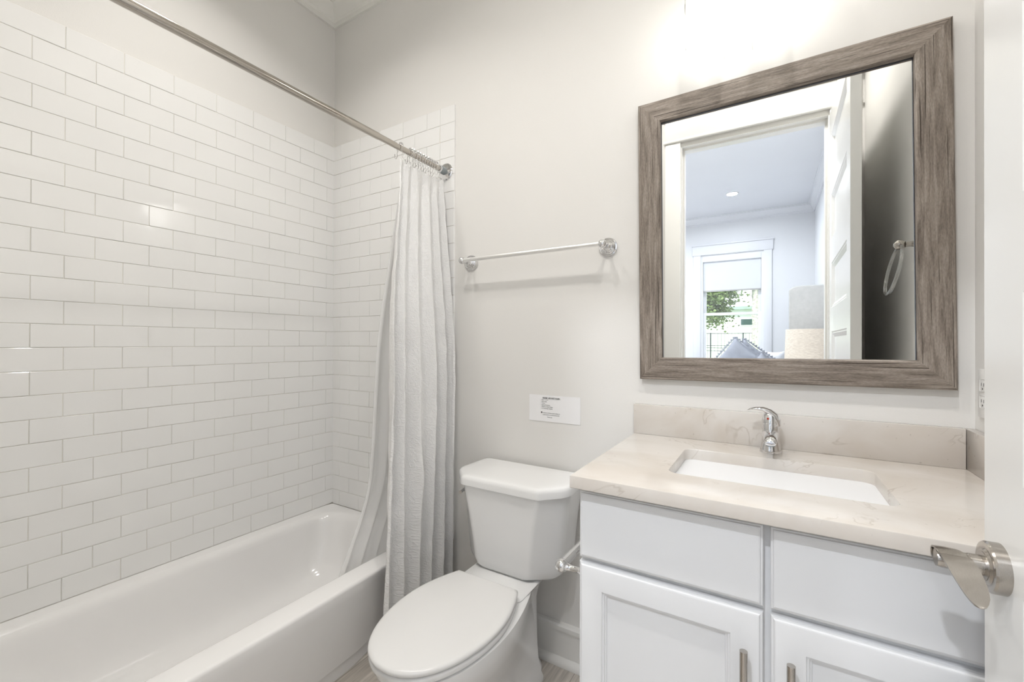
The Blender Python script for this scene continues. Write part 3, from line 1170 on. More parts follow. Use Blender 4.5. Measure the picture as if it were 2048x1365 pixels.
obj('counter_slab', slab_with_hole(), M['marble'], ctr, smooth=40)
obj('backsplash', bx(CX0 - 0.001, XR - 0.0215, -0.0205, -0.001, CZ, CZ + 0.1005, 0.0015), M['marble'], ctr, smooth=30)
obj('side_splash', bx(XR - 0.0205, XR - 0.001, -0.560, -0.001, CZ, CZ + 0.1005, 0.0015), M['marble'], ctr, smooth=30)

# sink
sk = thing('sink', 'white rectangular undermount sink set in the marble countertop', 'sink', (2.057, -0.293, 0.74))
zt = CZ - 0.0301
o_ = 0.004
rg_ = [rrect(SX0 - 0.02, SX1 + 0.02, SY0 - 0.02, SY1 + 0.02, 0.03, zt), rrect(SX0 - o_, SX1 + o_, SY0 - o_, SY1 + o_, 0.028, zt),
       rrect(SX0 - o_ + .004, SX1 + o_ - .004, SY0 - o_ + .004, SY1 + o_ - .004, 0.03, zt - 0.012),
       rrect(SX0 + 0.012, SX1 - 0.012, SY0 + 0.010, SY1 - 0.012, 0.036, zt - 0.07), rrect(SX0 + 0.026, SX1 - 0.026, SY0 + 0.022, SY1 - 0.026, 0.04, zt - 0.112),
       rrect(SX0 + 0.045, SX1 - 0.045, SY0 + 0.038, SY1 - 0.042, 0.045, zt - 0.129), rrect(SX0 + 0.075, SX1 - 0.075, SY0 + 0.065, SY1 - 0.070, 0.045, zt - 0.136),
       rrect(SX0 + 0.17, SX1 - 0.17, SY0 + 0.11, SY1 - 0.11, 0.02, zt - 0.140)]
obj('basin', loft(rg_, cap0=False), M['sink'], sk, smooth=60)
obj('sink_drain', lathe([(0, 0), (0.022, 0), (0.022, 0.002), (0.018, 0.003), (0, 0.0035)], (2.057, -0.293, zt - 0.139), (0, 0, 1), 28), M['chrome'], sk, label='chrome drain')

# faucet
fc = thing('faucet', 'single-lever chrome faucet on the counter behind the sink', 'faucet', (2.057, -0.082, CZ))
FX, FY = 2.057, -0.080


def ell(cx, cy, rx, ry, z, n=28, p=2.0, tilt=0.0):
    pts = []
    for k in range(n):
        a = 2 * pi * k / n
        c_, s_ = cos(a), sin(a)
        x = rx * (abs(c_) ** (2 / p)) * (1 if c_ >= 0 else -1)
        y = ry * (abs(s_) ** (2 / p)) * (1 if s_ >= 0 else -1)
        pts.append(Vector((cx + x, cy + y, z + tilt * y)))
    return pts


R_ = [ell(FX, FY, .0272, .026, CZ + .0002), ell(FX, FY, .0275, .0262, CZ + .003), ell(FX, FY, .0250, .0245, CZ + .012), ell(FX, FY, .0222, .0230, CZ + .03),
      ell(FX, FY + .001, .0212, .0232, CZ + .05), ell(FX, FY + .001, .0215, .0236, CZ + .065), ell(FX, FY + .001, .0215, .0236, CZ + .078, tilt=-.2), ell(FX, FY + .002, .0195, .021, CZ + .084, tilt=-.3)]
obj('faucet_body', loft(R_), M['chrome'], fc, smooth=60)
# spout: flattened tube reaching forward over the basin
R_ = []
for (dy, z, rx, rz) in ((0.004, .050, .0205, .016), (-.020, .054, .0215, .0150), (-.045, .0575, .0200, .0125), (-.070, .0575, .0180, .0105), (-.092, .0545, .0162, .0090), (-.106, .0500, .0150, .0078), (-.112, .0465, .0125, .0055)):
    cy = FY + dy
    ring = []
    for k in range(28):
        a = 2 * pi * k / 28
        ring.append(Vector((FX + rx * cos(a), cy - 0.15 * rz * sin(a), CZ + z + rz * sin(a))))
    R_.append(ring)
obj('spout', loft(R_), M['chrome'], fc, smooth=60)
obj('aerator', lathe([(0.0, 0), (0.0105, 0), (0.0105, 0.010), (0.0095, 0.0125), (0.0, 0.0125)], (FX, FY - 0.096, CZ + 0.050), (0, 0, -1), 24), M['greyrubber'], fc, label='dark aerator')
# cap (dome) that turns with the lever
R_ = [ell(FX, FY + .001, .0212, .0235, CZ + .082, tilt=-.25), ell(FX, FY + .002, .0218, .0235, CZ + .090, tilt=-.2), ell(FX, FY + .003, .0205, .022, CZ + .102, tilt=-.15),
      ell(FX, FY + .004, .0165, .018, CZ + .112, tilt=-.1), ell(FX, FY + .005, .009, .010, CZ + .118), ell(FX, FY + .005, .002, .002, CZ + .1195)]
lv = obj('lever', loft(R_), M['chrome'], fc, smooth=60)
R_ = []
cl = [(0.013, 0.078, 0.0125), (0.0135, 0.093, 0.0120), (0.009, 0.106, 0.0105), (-0.003, 0.1165, 0.0085), (-0.019, 0.1235, 0.0062), (-0.036, 0.1245, 0.0042), (-0.050, 0.1215, 0.0025), (-0.057, 0.1185, 0.0008)]
for i, (dx, dz, h) in enumerate(cl):
    p0 = Vector((cl[max(i - 1, 0)][0], 0, cl[max(i - 1, 0)][1]))
    p1 = Vector((cl[min(i + 1, 7)][0], 0, cl[min(i + 1, 7)][1]))
    t_ = (p1 - p0).normalized()
    nn = Vector((t_.z, 0, -t_.x))
    wy = 0.0175 * (1 - 0.5 * (i / 7) ** 1.5) * (0.4 if i == 7 else 1)
    R_.append([Vector((FX + dx, FY + 0.002 - 0.012 * i / 7 + wy * cos(2 * pi * k / 20), CZ + dz)) + nn * h * sin(2 * pi * k / 20) for k in range(20)])
obj('lever_arm', loft(R_), M['chrome'], lv, smooth=60)
obj('hot_cold_dot', lathe([(0, 0), (0.0032, 0), (0.0030, 0.0008), (0, 0.001)], (FX - 0.006, FY - 0.0195, CZ + 0.0985), (-0.1, -1, 0.1), 16), M['red'], lv, label='small red dot')

# ------------------------------------------------------------------ mirror
MR = 0.0090
mir = thing('wall_mirror', 'rectangular wall mirror in a weathered grey-brown wood frame', 'mirror', (2.061, -0.001, 1.5705))
mir.rotation_euler = (0, MR * -1, 0)
HWm, HHm, FWm = 0.392, 0.4705, 0.0745


def frame_piece(length, name, rotz, off):
    """piece along local X (world X when rot 0), mitred; local y = outward from wall (-Y world), local z = outwards from mirror centre"""
    bm = bmesh.new()
    # profile (w = distance from outer edge inward, d = depth from wall)
    pr = [(0.0, 0.0), (0.0, 0.022), (0.004, 0.027), (0.014, 0.0295), (FWm - 0.004, 0.0285), (FWm - 0.001, 0.026), (FWm, 0.014), (FWm, 0.0)]
    ends = []
    for s in (-1, 1):
        ends.append([Vector((s * (length / 2 - w), -d, -w)) for w, d in pr])
    loft(ends, bm=bm)
    me = bpy.data.meshes.new(name)
    bmesh.ops.recalc_face_normals(bm, faces=bm.faces)
    bm.to_mesh(me)
    bm.free()
    me.materials.append(M['wood'])
    o = bpy.data.objects.new(name, me)
    C.objects.link(o)
    o.parent = mir
    o.rotation_euler = (0, rotz, 0)
    o.location = off
    for p_ in me.polygons:
        p_.use_smooth = True
    me.set_sharp_from_angle(angle=radians(20))
    return o


fp = [frame_piece(HWm * 2, 'frame_rail', 0, (0, 0, HHm)), frame_piece(HWm * 2, 'frame_rail', pi, (0, 0, -HHm)),
      frame_piece(HHm * 2, 'frame_rail', pi / 2, (HWm, 0, 0)), frame_piece(HHm * 2, 'frame_rail', -pi / 2, (-HWm, 0, 0))]


def raw(name, bm, mat, parent, smooth=0):
    me = bpy.data.meshes.new(name)
    bmesh.ops.recalc_face_normals(bm, faces=bm.faces)
    bm.to_mesh(me)
    bm.free()
    me.materials.append(mat)
    o = bpy.data.objects.new(name, me)
    C.objects.link(o)
    o.parent = parent
    if smooth:
        for p_ in me.polygons:
            p_.use_smooth = True
        me.set_sharp_from_angle(angle=radians(smooth))
    return o


gw, gh = HWm - FWm + 0.001, HHm - FWm + 0.001
raw('mirror_glass', bx(-gw, gw, -0.0115, -0.002, -gh, gh), M['mirror'], mir)
bm = bmesh.new()
q_ = 0.0022
for (x0, x1, z0, z1) in ((-gw, gw, gh - q_, gh), (gw - q_, gw, -gh, gh), (-gw, -gw + q_, -gh, gh)):
    bx(x0, x1, -0.0150, -0.0116, z0, z1, bm=bm)
raw('mirror_edge', bm, M['blackedge'], mir)

# ------------------------------------------------------------------ vanity light
vl = thing('vanity_light', 'two-shade glass vanity light on the wall above the mirror', 'wall light', (1.975, -0.001, 2.36))
obj('backplate', bx(1.915, 2.035, -0.022, -0.001, 2.33, 2.45, 0.004), M['nickel'], vl)
obj('light_bar', bx(1.85, 2.10, -0.075, -0.052, 2.336, 2.359, 0.003), M['nickel'], vl)
obj('stem', bx(1.963, 1.987, -0.060, -0.018, 2.337, 2.358, 0.002), M['nickel'], vl)
for xs in (1.887, 2.062):
    yc, hw = -0.120, 0.049
    cup = bx(xs - 0.026, xs + 0.026, yc - 0.026, yc + 0.045, 2.30, 2.34, 0.003)
    sh = obj('socket_cup', cup, M['nickel'], vl)
    # frosted, lit inner part
    rings = [rrect(xs - 0.040, xs + 0.040, yc - 0.040, yc + 0.040, 0.006, 2.300, 3), rrect(xs - hw + .004, xs + hw - .004, yc - hw + .004, yc + hw - .004, 0.007, 2.285, 3),
             rrect(xs - hw + .0035, xs + hw - .0035, yc - hw + .0035, yc + hw - .0035, 0.007, 2.142, 3)]
    obj('frosted_shade', loft(rings), M['frost'], sh, smooth=30, label='glowing frosted glass')
    rings = [rrect(xs - hw, xs + hw, yc - hw, yc + hw, 0.008, 2.290, 3), rrect(xs - hw - .002, xs + hw + .002, yc - hw - .002, yc + hw + .002, 0.008, 2.14, 3),
             rrect(xs - hw - .003, xs + hw + .003, yc - hw - .003, yc + hw + .003, 0.008, 2.084, 3), rrect(xs - hw - .001, xs + hw + .001, yc - hw - .001, yc + hw + .001, 0.007, 2.082, 3),
             rrect(xs - hw + .0005, xs + hw - .0005, yc - hw + .0005, yc + hw - .0005, 0.006, 2.084, 3), rrect(xs - hw + .002, xs + hw - .002, yc - hw + .002, yc + hw - .002, 0.006, 2.138, 3)]
    obj('glass_shade', loft(rings, False, False), M['clear'], sh, smooth=30, label='clear outer glass, open below')


# ------------------------------------------------------------------ ceiling cans, real ones and ones added as fill
def can(loc, energy, color, label, group=None, size=0.11, spread=140):
    r_ = thing('recessed_light', label, 'ceiling light', loc, group)
    x, y, z = loc
    obj('light_trim', lathe([(0.058, 0.0), (0.075, 0.0), (0.075, 0.003), (0.060, 0.006), (0.058, 0.004)], (x, y, z), (0, 0, -1), 40), M['sash'], r_)
    obj('light_lens', lathe([(0.0, 0.001), (0.0575, 0.001), (0.0575, 0.002), (0, 0.002)], (x, y, z), (0, 0, -1), 40), M['canlens'], r_, label='glowing round lens')
    area_lamp('lamp', (0, 0, -0.006), size, energy, color, r_, spread)
    return r_


can((0.58, -0.78, ZC - 0.0001), LAMP['can_bath'] * 0.75, (1.0, 0.97, 0.93), 'recessed ceiling light above the bathtub', spread=124)
can((2.10, -1.00, ZC - 0.0001), LAMP['can_bath'] * 1.5, (1.0, 0.97, 0.93), 'added unseen fill light in the ceiling just inside the bathroom door')  # added out of frame to brighten the right wall, cabinet and door
can((1.24, -0.98, ZC - 0.0001), LAMP['can_bath'] * 1.35, (1.0, 0.97, 0.93), 'added unseen fill light in the middle of the bathroom ceiling', spread=150)  # added unseen, lifts the lower walls and the tub apron
BL = 'recessed bedroom ceiling light seen through the doorway in the mirror'
can((1.66, -4.37, ZC - 0.0001), LAMP['can_bed'] * 0.42, (0.90, 0.94, 1.0), BL, spread=165)
for k, (x, y) in enumerate([(1.66, -2.35), (0.0, -2.35), (0.0, -4.37)]):
    can((x, y, ZC - 0.0001), LAMP['can_bed'], (0.90, 0.94, 1.0), 'added bedroom ceiling fill light out of the mirror view, ' + ['just outside the bathroom door', 'near the bathroom wall on the left', 'far left by the window wall'][k], spread=165)  # added fixtures, hidden from the mirror, that brighten the bedroom

# ------------------------------------------------------------------ towel bar
tb = thing('towel_bar', 'chrome towel bar on the back wall between curtain and mirror', 'towel bar', (1.245, -0.001, 1.567))
ZB = 1.5665
for xr in (0.938, 1.553):
    pr = [(0, 0.001), (0.034, 0.001), (0.0345, 0.003), (0.033, 0.0065), (0.030, 0.0075), (0.0285, 0.0068), (0.0275, 0.0078), (0.0268, 0.0105), (0.0248, 0.012), (0.0225, 0.0118), (0.0215, 0.0125), (0.0208, 0.0150), (0.0188, 0.0165), (0.0160, 0.0163), (0.0125, 0.0185),
          (0.0085, 0.024), (0.0078, 0.034), (0.0085, 0.044), (0.0105, 0.048), (0.0105, 0.051), (0.008, 0.053), (0.0075, 0.058)]
    bm = lathe(pr, (xr, 0, ZB), (0, -1, 0), 40)
    sphere((xr, -0.068, ZB), 0.0150, bm=bm, u=28, v=18)
    obj('bar_bracket', bm, M['chrome'], tb, smooth=35)
obj('bar', tube([(0.938 + 0.012, -0.068, ZB), (1.553 - 0.012, -0.068, ZB)], 0.0085, 24), M['satin'], tb)

# towel ring on the right wall
tr_ = thing('towel_ring', 'clear towel ring on a metal post on the right wall', 'towel ring', (XR, -0.435, 1.56))
ax = Vector((-1, 0, 0))
bm = lathe([(0, 0.001), (0.030, 0.001), (0.030, 0.004), (0.024, 0.008), (0.018, 0.012), (0.011, 0.020), (0.0085, 0.032), (0.0085, 0.044), (0.011, 0.048)], (XR, -0.435, 1.556), ax, 36)
sphere((XR - 0.062, -0.435, 1.556), 0.0165, bm=bm, u=24, v=16)
obj('ring_post', bm, M['nickel'], tr_, smooth=40, label='satin metal post')
bm = bmesh.new()
pts = []
RR = 0.083
til = radians(11)
pc = Vector((XR - 0.062, -0.435, 1.556 - 0.004))
for k in range(65):
    a = 2 * pi * k / 64
    h = RR * (1 - cos(a))
    pts.append(pc + Vector((-h * sin(til), RR * sin(a), -h * cos(til))))
rings = []
for k in range(64):
    t = (pts[(k + 1) % 64] - pts[k - 1]).normalized()
    nn = Vector((-cos(til), 0, sin(til)))
    b_ = nn.cross(t).normalized()
    rings.append([pts[k] + (nn * cos(2 * pi * j / 14) + b_ * sin(2 * pi * j / 14)) * 0.0052 for j in range(14)])
rings.append(rings[0])
bmt = loft(rings, False, False)
bmesh.ops.remove_doubles(bmt, verts=bmt.verts, dist=1e-5)
obj('ring', bmt, M['acrylic'], tr_, smooth=60, label='clear acrylic ring')

# ------------------------------------------------------------------ toilet paper holder on the vanity side
tp = thing('toilet_paper_holder', 'chrome toilet paper holder on the left side of the vanity', 'paper holder', (VX0, -0.43, 0.652))
zp = 0.652
for yp in (-0.508, -0.345):
    bm = lathe([(0, 0.0), (0.017, 0.0), (0.017, 0.004), (0.012, 0.008), (0.0075, 0.018), (0.007, 0.034), (0.0085, 0.046), (0.012, 0.050)], (VX0, yp, zp), (-1, 0, 0), 28)
    sphere((VX0 - 0.063, yp, zp), 0.0165, bm=bm, u=28, v=18)
    obj('holder_post', bm, M['chrome'], tp, smooth=40)
obj('roller', tube([(VX0 - 0.063, -0.496, zp), (VX0 - 0.063, -0.44, zp), (VX0 - 0.063, -0.439, zp), (VX0 - 0.063, -0.357, zp)], [0.0125, 0.0125, 0.0105, 0.0105], 28), M['chrome'], tp)

# ------------------------------------------------------------------ shower rod, rings, curtain, liner
ZR, XRD = 1.990, 0.800
rod = thing('shower_rod', 'straight metal shower curtain rod across the tub', 'curtain rod', (XRD, -0.69, ZR))
obj('rod_tube', tube([(XRD, -0.055, ZR), (XRD, -0.40, ZR), (XRD, -0.401, ZR), (XRD, YF + 0.05, ZR)], [0.0115, 0.0115, 0.0128, 0.0128], 28), M['rodmetal'], rod)
fl = lathe([(0, 0.0096), (0.0385, 0.0096), (0.0385, 0.0125), (0.0345, 0.0165), (0.020, 0.018), (0.017, 0.020)], (XRD, 0, ZR), (0, -1, 0), 40)
obj('rod_flange', fl, M['chrome'], rod, smooth=35, label='round chrome wall flange')
obj('rod_bushing', lathe([(0.0165, 0.018), (0.0165, 0.050), (0.0145, 0.052), (0.0125, 0.052)], (XRD, 0, ZR), (0, -1, 0), 32), M['greyrubber'], rod, smooth=35, label='grey rubber bushing')
obj('rod_collar', lathe([(0.0150, 0.050), (0.0155, 0.060), (0.0125, 0.061)], (XRD, 0, ZR), (0, -1, 0), 32), M['chrome'], rod, smooth=35)
fl = lathe([(0, 0.001), (0.0385, 0.001), (0.0385, 0.004), (0.020, 0.009), (0.0165, 0.011), (0.0165, 0.052)], (XRD, YF, ZR), (0, 1, 0), 40)
obj('rod_flange', fl, M['chrome'], rod, smooth=35, label='round chrome wall flange')


def make_ring(y):
    r_ = thing('curtain_ring', 'x', 'curtain ring', (XRD, y, ZR))
    # open wire loop over the rod, both ends hanging as little hooks, inside and outside
    pts = []
    for k in range(25):
        a = radians(-60 + 300 * k / 24)
        pts.append((XRD + 0.0185 * cos(a), y + 0.002 * sin(a * 0.5), ZR + 0.003 + 0.0185 * sin(a)))
    bm = tube(pts, 0.0011, 8)
    obj('ring_wire', bm, M['chrome'], r_)
    for s in (-1, 1):
        xs = XRD + s * 0.012
        pp = [(XRD + s * 0.0095, y + s * .002, ZR - 0.013), (xs, y + s * 0.003, ZR - 0.022), (xs - s * 0.004, y + s * 0.004, ZR - 0.034), (xs + s * 0.002, y + s * 0.006, ZR - 0.044), (xs + s * 0.008, y + s * .006, ZR - 0.040), (xs + s * 0.009, y + s * .006, ZR - 0.028)]
        hk = obj('hook', tube(pp, 0.0011, 8), M['chrome'], r_)
        obj('hook_tip', sphere((xs + s * 0.009, y + s * .006, ZR - 0.026), 0.0026, u=10, v=8), M['chrome'], hk)
    bm = bmesh.new()
    for k in range(5):
        a = radians(35 + 27.5 * k)
        sphere((XRD + 0.0150 * cos(a), y, ZR + 0.003 + 0.0150 * sin(a)), 0.0031, bm=bm, u=8, v=6)
    obj('roller_beads', bm, M['chrome'], r_)
    return r_


ys = [-0.292, -0.236, -0.226, -0.205, -0.190, -0.172, -0.158, -0.142, -0.127, -0.113, -0.098, -0.082]
ring0 = make_ring(ys[0])
ring0['label'] = 'chrome curtain ring hanging alone, farthest out along the rod'
ring0['group'] = 'curtain rings on the shower rod'
for i, y in enumerate(ys[1:]):
    lab = 'chrome curtain ring in the tight cluster near the rod end'
    dup(ring0, (XRD, y, ZR), lab, 'curtain rings on the shower rod')


def grid_cloth(name, fn, nu, nv, mat, lab, cat, origin, thick=0.0012):
    bm = bmesh.new()
    uvl = bm.loops.layers.uv.new('UVMap')
    vs = [[bm.verts.new(fn(i / nu, j / nv)) for i in range(nu + 1)] for j in range(nv + 1)]
    # arc length for uv
    for j in range(nv):
        for i in range(nu):
            f = bm.faces.new((vs[j][i], vs[j][i + 1], vs[j + 1][i + 1], vs[j + 1][i]))
    arc = [0]
    jm = nv // 2
    for i in range(nu):
        arc.append(arc[-1] + (vs[jm][i + 1].co - vs[jm][i].co).length)
    idx = {}
    for j in range(nv + 1):
        for i in range(nu + 1):
            idx[vs[j][i]] = (arc[i], vs[j][i].co.z)
    for f in bm.faces:
        for lp in f.loops:
            lp[uvl].uv = idx[lp.vert]
    me = bpy.data.meshes.new(name)
    bmesh.ops.translate(bm, verts=bm.verts, vec=-Vector(origin))
    bm.to_mesh(me)
    bm.free()
    me.materials.append(mat)
    for p_ in me.polygons:
        p_.use_smooth = True
    o = bpy.data.objects.new(name, me)
    C.objects.link(o)
    o.location = origin
    sm = o.modifiers.new('thickness', 'SOLIDIFY')
    sm.thickness = thick
    tag(o, lab, cat)
    return o


def sstep(t):
    t = min(max(t, 0), 1)
    return t * t * (3 - 2 * t)


def curtain_fn(u, v):
    z = ZR - 0.045 - v * 1.86
    yl = 0.298 + 0.062 * sstep(v * 2.5) + 0.058 * v
    nfold = 5.5
    ph = 2 * pi * nfold * (u + 0.030 * sin(2.2 * pi * u) + 0.012 * sin(5 * v + 3 * u))
    ph += 0.55 * sin(3.1 * v + 5 * u) + 0.25 * sin(9 * v + 9 * u)
    amp = (0.012 + 0.018 * sstep(v * 2.2)) * (0.75 + 0.45 * noise.noise(Vector((u * 6, v * 1.2, 3))) + 0.25 * u)
    w = sin(ph) + 0.22 * sin(2 * ph + 1.0)
    x = XRD + 0.002 + 0.040 * sstep(v * 2.0) + 0.012 * u * sstep(v * 2) + amp * w
    y = -yl + (yl - 0.024) * u + 0.35 * amp * cos(ph)
    # pinch towards the rings at the very top
    x += (XRD + 0.004 - x) * 0.65 * (1 - sstep(v * 14))
    z -= 0.010 * (0.5 - 0.5 * cos(2 * pi * 12 * u)) * (1 - sstep(v * 10))
    x += 0.0035 * noise.noise(Vector((u * 16, v * 26, 0)))
    y += 0.002 * noise.noise(Vector((u * 14, v * 22, 9)))
    # extra small tuck in the lower part
    x += 0.016 * math.exp(-((u - 0.45) / 0.05) ** 2 - ((v - 0.68) / 0.05) ** 2)
    x = max(x, 0.778) if v > 0.75 else x
    return Vector((x, min(y, -0.0255), z))


grid_cloth('shower_curtain', curtain_fn, 260, 240, M['curtain'], 'white crinkle-textured shower curtain gathered at the wall end of the rod', 'shower curtain', (0.83, -0.19, 0.08))


def liner_fn(u, v):
    z = ZR - 0.050 - v * 1.80
    yl = 0.262 + 0.070 * sstep(v * 2.2) + 0.130 * sstep((v - 0.70) * 3.3)
    xm = 0.785 - 0.150 * v ** 0.8 - 0.045 * sstep((v - .6) * 2)
    ph = 2 * pi * 4 * u + 0.6 * sin(3 * v)
    x = xm + (0.004 + 0.016 * v) * sin(ph)
    y = -yl + (yl - 0.030 - 0.10 * sstep((v - .6) * 2.5)) * u + 0.004 * cos(ph) * v
    return Vector((x, min(y, -0.0155), z))


grid_cloth('shower_liner', liner_fn, 120, 120, M['liner'], 'frosted plastic shower liner hanging inside the tub behind the curtain', 'shower liner', (0.66, -0.17, 0.15), 0.0004)

# ------------------------------------------------------------------ paper notice
nt = thing('paper_notice', 'small white printed notice taped to the wall above the toilet', 'notice', (1.338, -0.0012, 0.962))
NX0, NX1, NZ0, NZ1 = 1.229, 1.447, 0.9105, 1.0135
mesh_note = bx(NX0, NX1, -0.0016, -0.0006, NZ0, NZ1)
obj('paper_sheet', mesh_note, M['paper'], nt, smooth=0)


def text_mesh(name, body, x, z, size, parent, mat, y=-0.0019, align='LEFT', shear=0.0, bold=0.0, extr=0.0001):
    cu = bpy.data.curves.new(name, 'FONT')
    cu.body = body
    cu.size = size
    cu.align_x = align
    cu.shear = shear
    cu.offset = bold
    cu.extrude = extr
    cu.resolution_u = 3
    to = bpy.data.objects.new(name + '_tmp', cu)
    C.objects.link(to)
    bpy.context.view_layer.update()
    me = bpy.data.meshes.new_from_object(to.evaluated_get(bpy.context.evaluated_depsgraph_get()))
    bpy.data.objects.remove(to)
    org = top_loc(parent)
    for v in me.vertices:
        a, b_, c_ = v.co
        v.co = Vector((x + a, y - c_, z + b_)) - org
    me.materials.clear()
    me.materials.append(mat)
    o = bpy.data.objects.new(name, me)
    C.objects.link(o)
    o.parent = parent
    return o


text_mesh('heading_text', 'PLEASE  DO NOT FLUSH', 1.288, 1.0005, 0.0068, nt, M['ink'], shear=0.25, bold=0.00022)
obj('heading_underline', bx(1.288, 1.366, -0.0019, -0.0016, 0.9992, 0.9997), M['ink'], nt, smooth=0)
lines = ['Paper Towels', 'Baby wipes', 'Tissues', 'Sanitary Products', 'Diapers or Baby Wipes', 'Or any foreign objects']
for k, s_ in enumerate(lines):
    text_mesh('list_text', '\u2022   ' + s_, 1.2775, 0.9935 - 0.0068 * k, 0.0052, nt, M['ink'])
text_mesh('warning_text', 'Violations of these items subject to', 1.289, 0.9425, 0.0052, nt, M['ink'])
text_mesh('warning_text', 'could result in a costly service fee', 1.289, 0.9355, 0.0052, nt, M['ink'])
text_mesh('thanks_text', 'Thank you', 1.308, 0.9265, 0.0052, nt, M['ink'])
obj('round_mark', lathe([(0.0016, 0.0001), (0.0030, 0.0001), (0.0030, 0.0004), (0.0016, 0.0004)], (1.2845, -0.0016, 0.9455), (0, -1, 0), 20), M['ink'], nt)

# ------------------------------------------------------------------ outlet on right wall
ol = thing('wall_outlet', 'white duplex outlet on the right wall beside the mirror', 'outlet', (XR, -0.072, 1.10))
OZc, OYc = 1.102, -0.071
obj('outlet_plate', bx(XR - 0.006, XR - 0.0005, OYc - 0.036, OYc + 0.036, OZc - 0.0585, OZc + 0.0585, 0.002), M['plastic'], ol)
for s in (-1, 1):
    zc = OZc + s * 0.0195
    rc = obj('receptacle', bx(XR - 0.0082, XR - 0.0055, OYc - 0.0165, OYc + 0.0165, zc - 0.0145, zc + 0.0145, 0.003), M['plastic'], ol)
    bm = bx(XR - 0.0086, XR - 0.0080, OYc - 0.0075, OYc - 0.0060, zc - 0.002, zc + 0.006)
    bx(XR - 0.0086, XR - 0.0080, OYc + 0.0060, OYc + 0.0072, zc - 0.001, zc + 0.006, bm=bm)
    bx(XR - 0.0086, XR - 0.0080, OYc - 0.002, OYc + 0.002, zc - 0.010, zc - 0.006, bm=bm)
    obj('slots', bm, M['slot'], rc, smooth=0)

# ------------------------------------------------------------------ bedroom contents seen in the mirror
# window
win = struct(thing('window_1', 'white double-hung bedroom window', 'window', ((WX0 + WX1) / 2, BY, WZ0)))
yw = BY - 0.045
bm = bmesh.new()
fw = 0.03
bx(WX0, WX0 + fw, BY - 0.12, BY, WZ0, WZ1, bm=bm)
bx(WX1 - fw, WX1, BY - 0.12, BY, WZ0, WZ1, bm=bm)
bx(WX0 + fw, WX1 - fw, BY - 0.12, BY, WZ1 - fw, WZ1, bm=bm)
bx(WX0 + fw, WX1 - fw, BY - 0.12, BY, WZ0, WZ0 + fw, bm=bm)
obj('window_frame', bm, M['sash'], win, smooth=0)
zm = 1.645


def sash(z0, z1, y, nm):
    bm = bmesh.new()
    a, b_ = WX0 + fw, WX1 - fw
    w = 0.038
    bx(a - .002, a + w, y - 0.035, y, z0, z1, 0.001, bm=bm)
    bx(b_ - w, b_ + .002, y - 0.035, y, z0, z1, 0.001, bm=bm)
    bx(a + w, b_ - w, y - 0.0345, y - .0005, z1 - w, z1 - .0005, 0, bm=bm)
    bx(a + w, b_ - w, y - 0.0345, y - .0005, z0 + .0005, z0 + w, 0, bm=bm)
    s_ = obj(nm, bm, M['sash'], win, smooth=30)
    obj('pane', bx(a + w - 0.005, b_ - w + 0.005, y - 0.020, y - 0.017, z0 + w - 0.005, z1 - w + 0.005), M['pane'], s_, smooth=0)


sash(zm - 0.02, WZ1 - fw, BY - 0.075, 'upper_sash')
sash(WZ0 + fw, zm + 0.02, BY - 0.038, 'lower_sash')
bm = bx(WX0 - 0.095, WX0, BY, BY + 0.02, WZ0 - 0.02, WZ1 + 0.0, 0.002)
bx(WX1, WX1 + 0.095, BY, BY + 0.02, WZ0 - 0.02, WZ1 + 0.0, 0.002, bm=bm)
bx(WX0 - 0.11, WX1 + 0.11, BY, BY + 0.026, WZ1, WZ1 + 0.135, 0.002, bm=bm)
bx(WX0 - 0.12, WX1 + 0.12, BY, BY + 0.04, WZ1 + 0.135, WZ1 + 0.155, 0.003, bm=bm)
bx(WX0 - 0.12, WX1 + 0.12, BY - 0.02, BY + 0.05, WZ0 - 0.045, WZ0 - 0.02, 0.003, bm=bm)
obj('window_casing', bm, M['bedceil'], win, smooth=30)
rs = thing('roller_shade', 'half-lowered pale grey roller shade in the bedroom window', 'window shade', ((WX0 + WX1) / 2, BY - 0.02, WZ1 - 0.04))
obj('shade_cloth', bx(WX0 + 0.034, WX1 - 0.034, BY - 0.0225, BY - 0.021, 1.985, WZ1 - 0.055), M['shadefab'], rs, smooth=0)
obj('bottom_bar', bx(WX0 + 0.034, WX1 - 0.034, BY - 0.027, BY - 0.016, 1.965, 1.987, 0.003), M['greyfab'], rs)
obj('shade_cassette', bx(WX0 + 0.029, WX1 - 0.029, BY - 0.032, BY + 0.008, WZ1 - 0.098, WZ1 - 0.031, 0.004), M['sash'], rs)

# bed with winged headboard, head against the right bedroom wall
bed = thing('bed', 'bed with tall rounded grey upholstered headboard seen in the mirror', 'bed', (1.5, -4.0, 0))


def wing(x0, x1, y0, y1, z0, z1, r):
    prof = []
    n = 10
    pts = [(x0, z0), (x1, z0)]
    for k in range(n + 1):
        a = radians(90 * k / n)
        pts.append((x1 - r * 0.5 + r * 0.5 * cos(a), z1 - r * 0.5 + r * 0.5 * sin(a)))
    for k in range(n + 1):
        a = radians(90 + 90 * k / n)
        pts.append((x0 + r + r * cos(a), z1 - r * 0.55 + r * 0.55 * sin(a)))
    cx, cz = (x0 + x1) / 2, (z0 + z1) / 2
    rings = []
    for ins, y in ((0.012, y1), (0.003, y1 - 0.004), (0.0, y1 - 0.014), (0.0, y0 + 0.014), (0.003, y0 + 0.004), (0.012, y0)):
        rings.append([Vector((x + (cx - x) * ins / ((x1 - x0) / 2), y, z + (cz - z) * ins / ((z1 - z0) / 2))) for x, z in pts])
    return loft(rings)


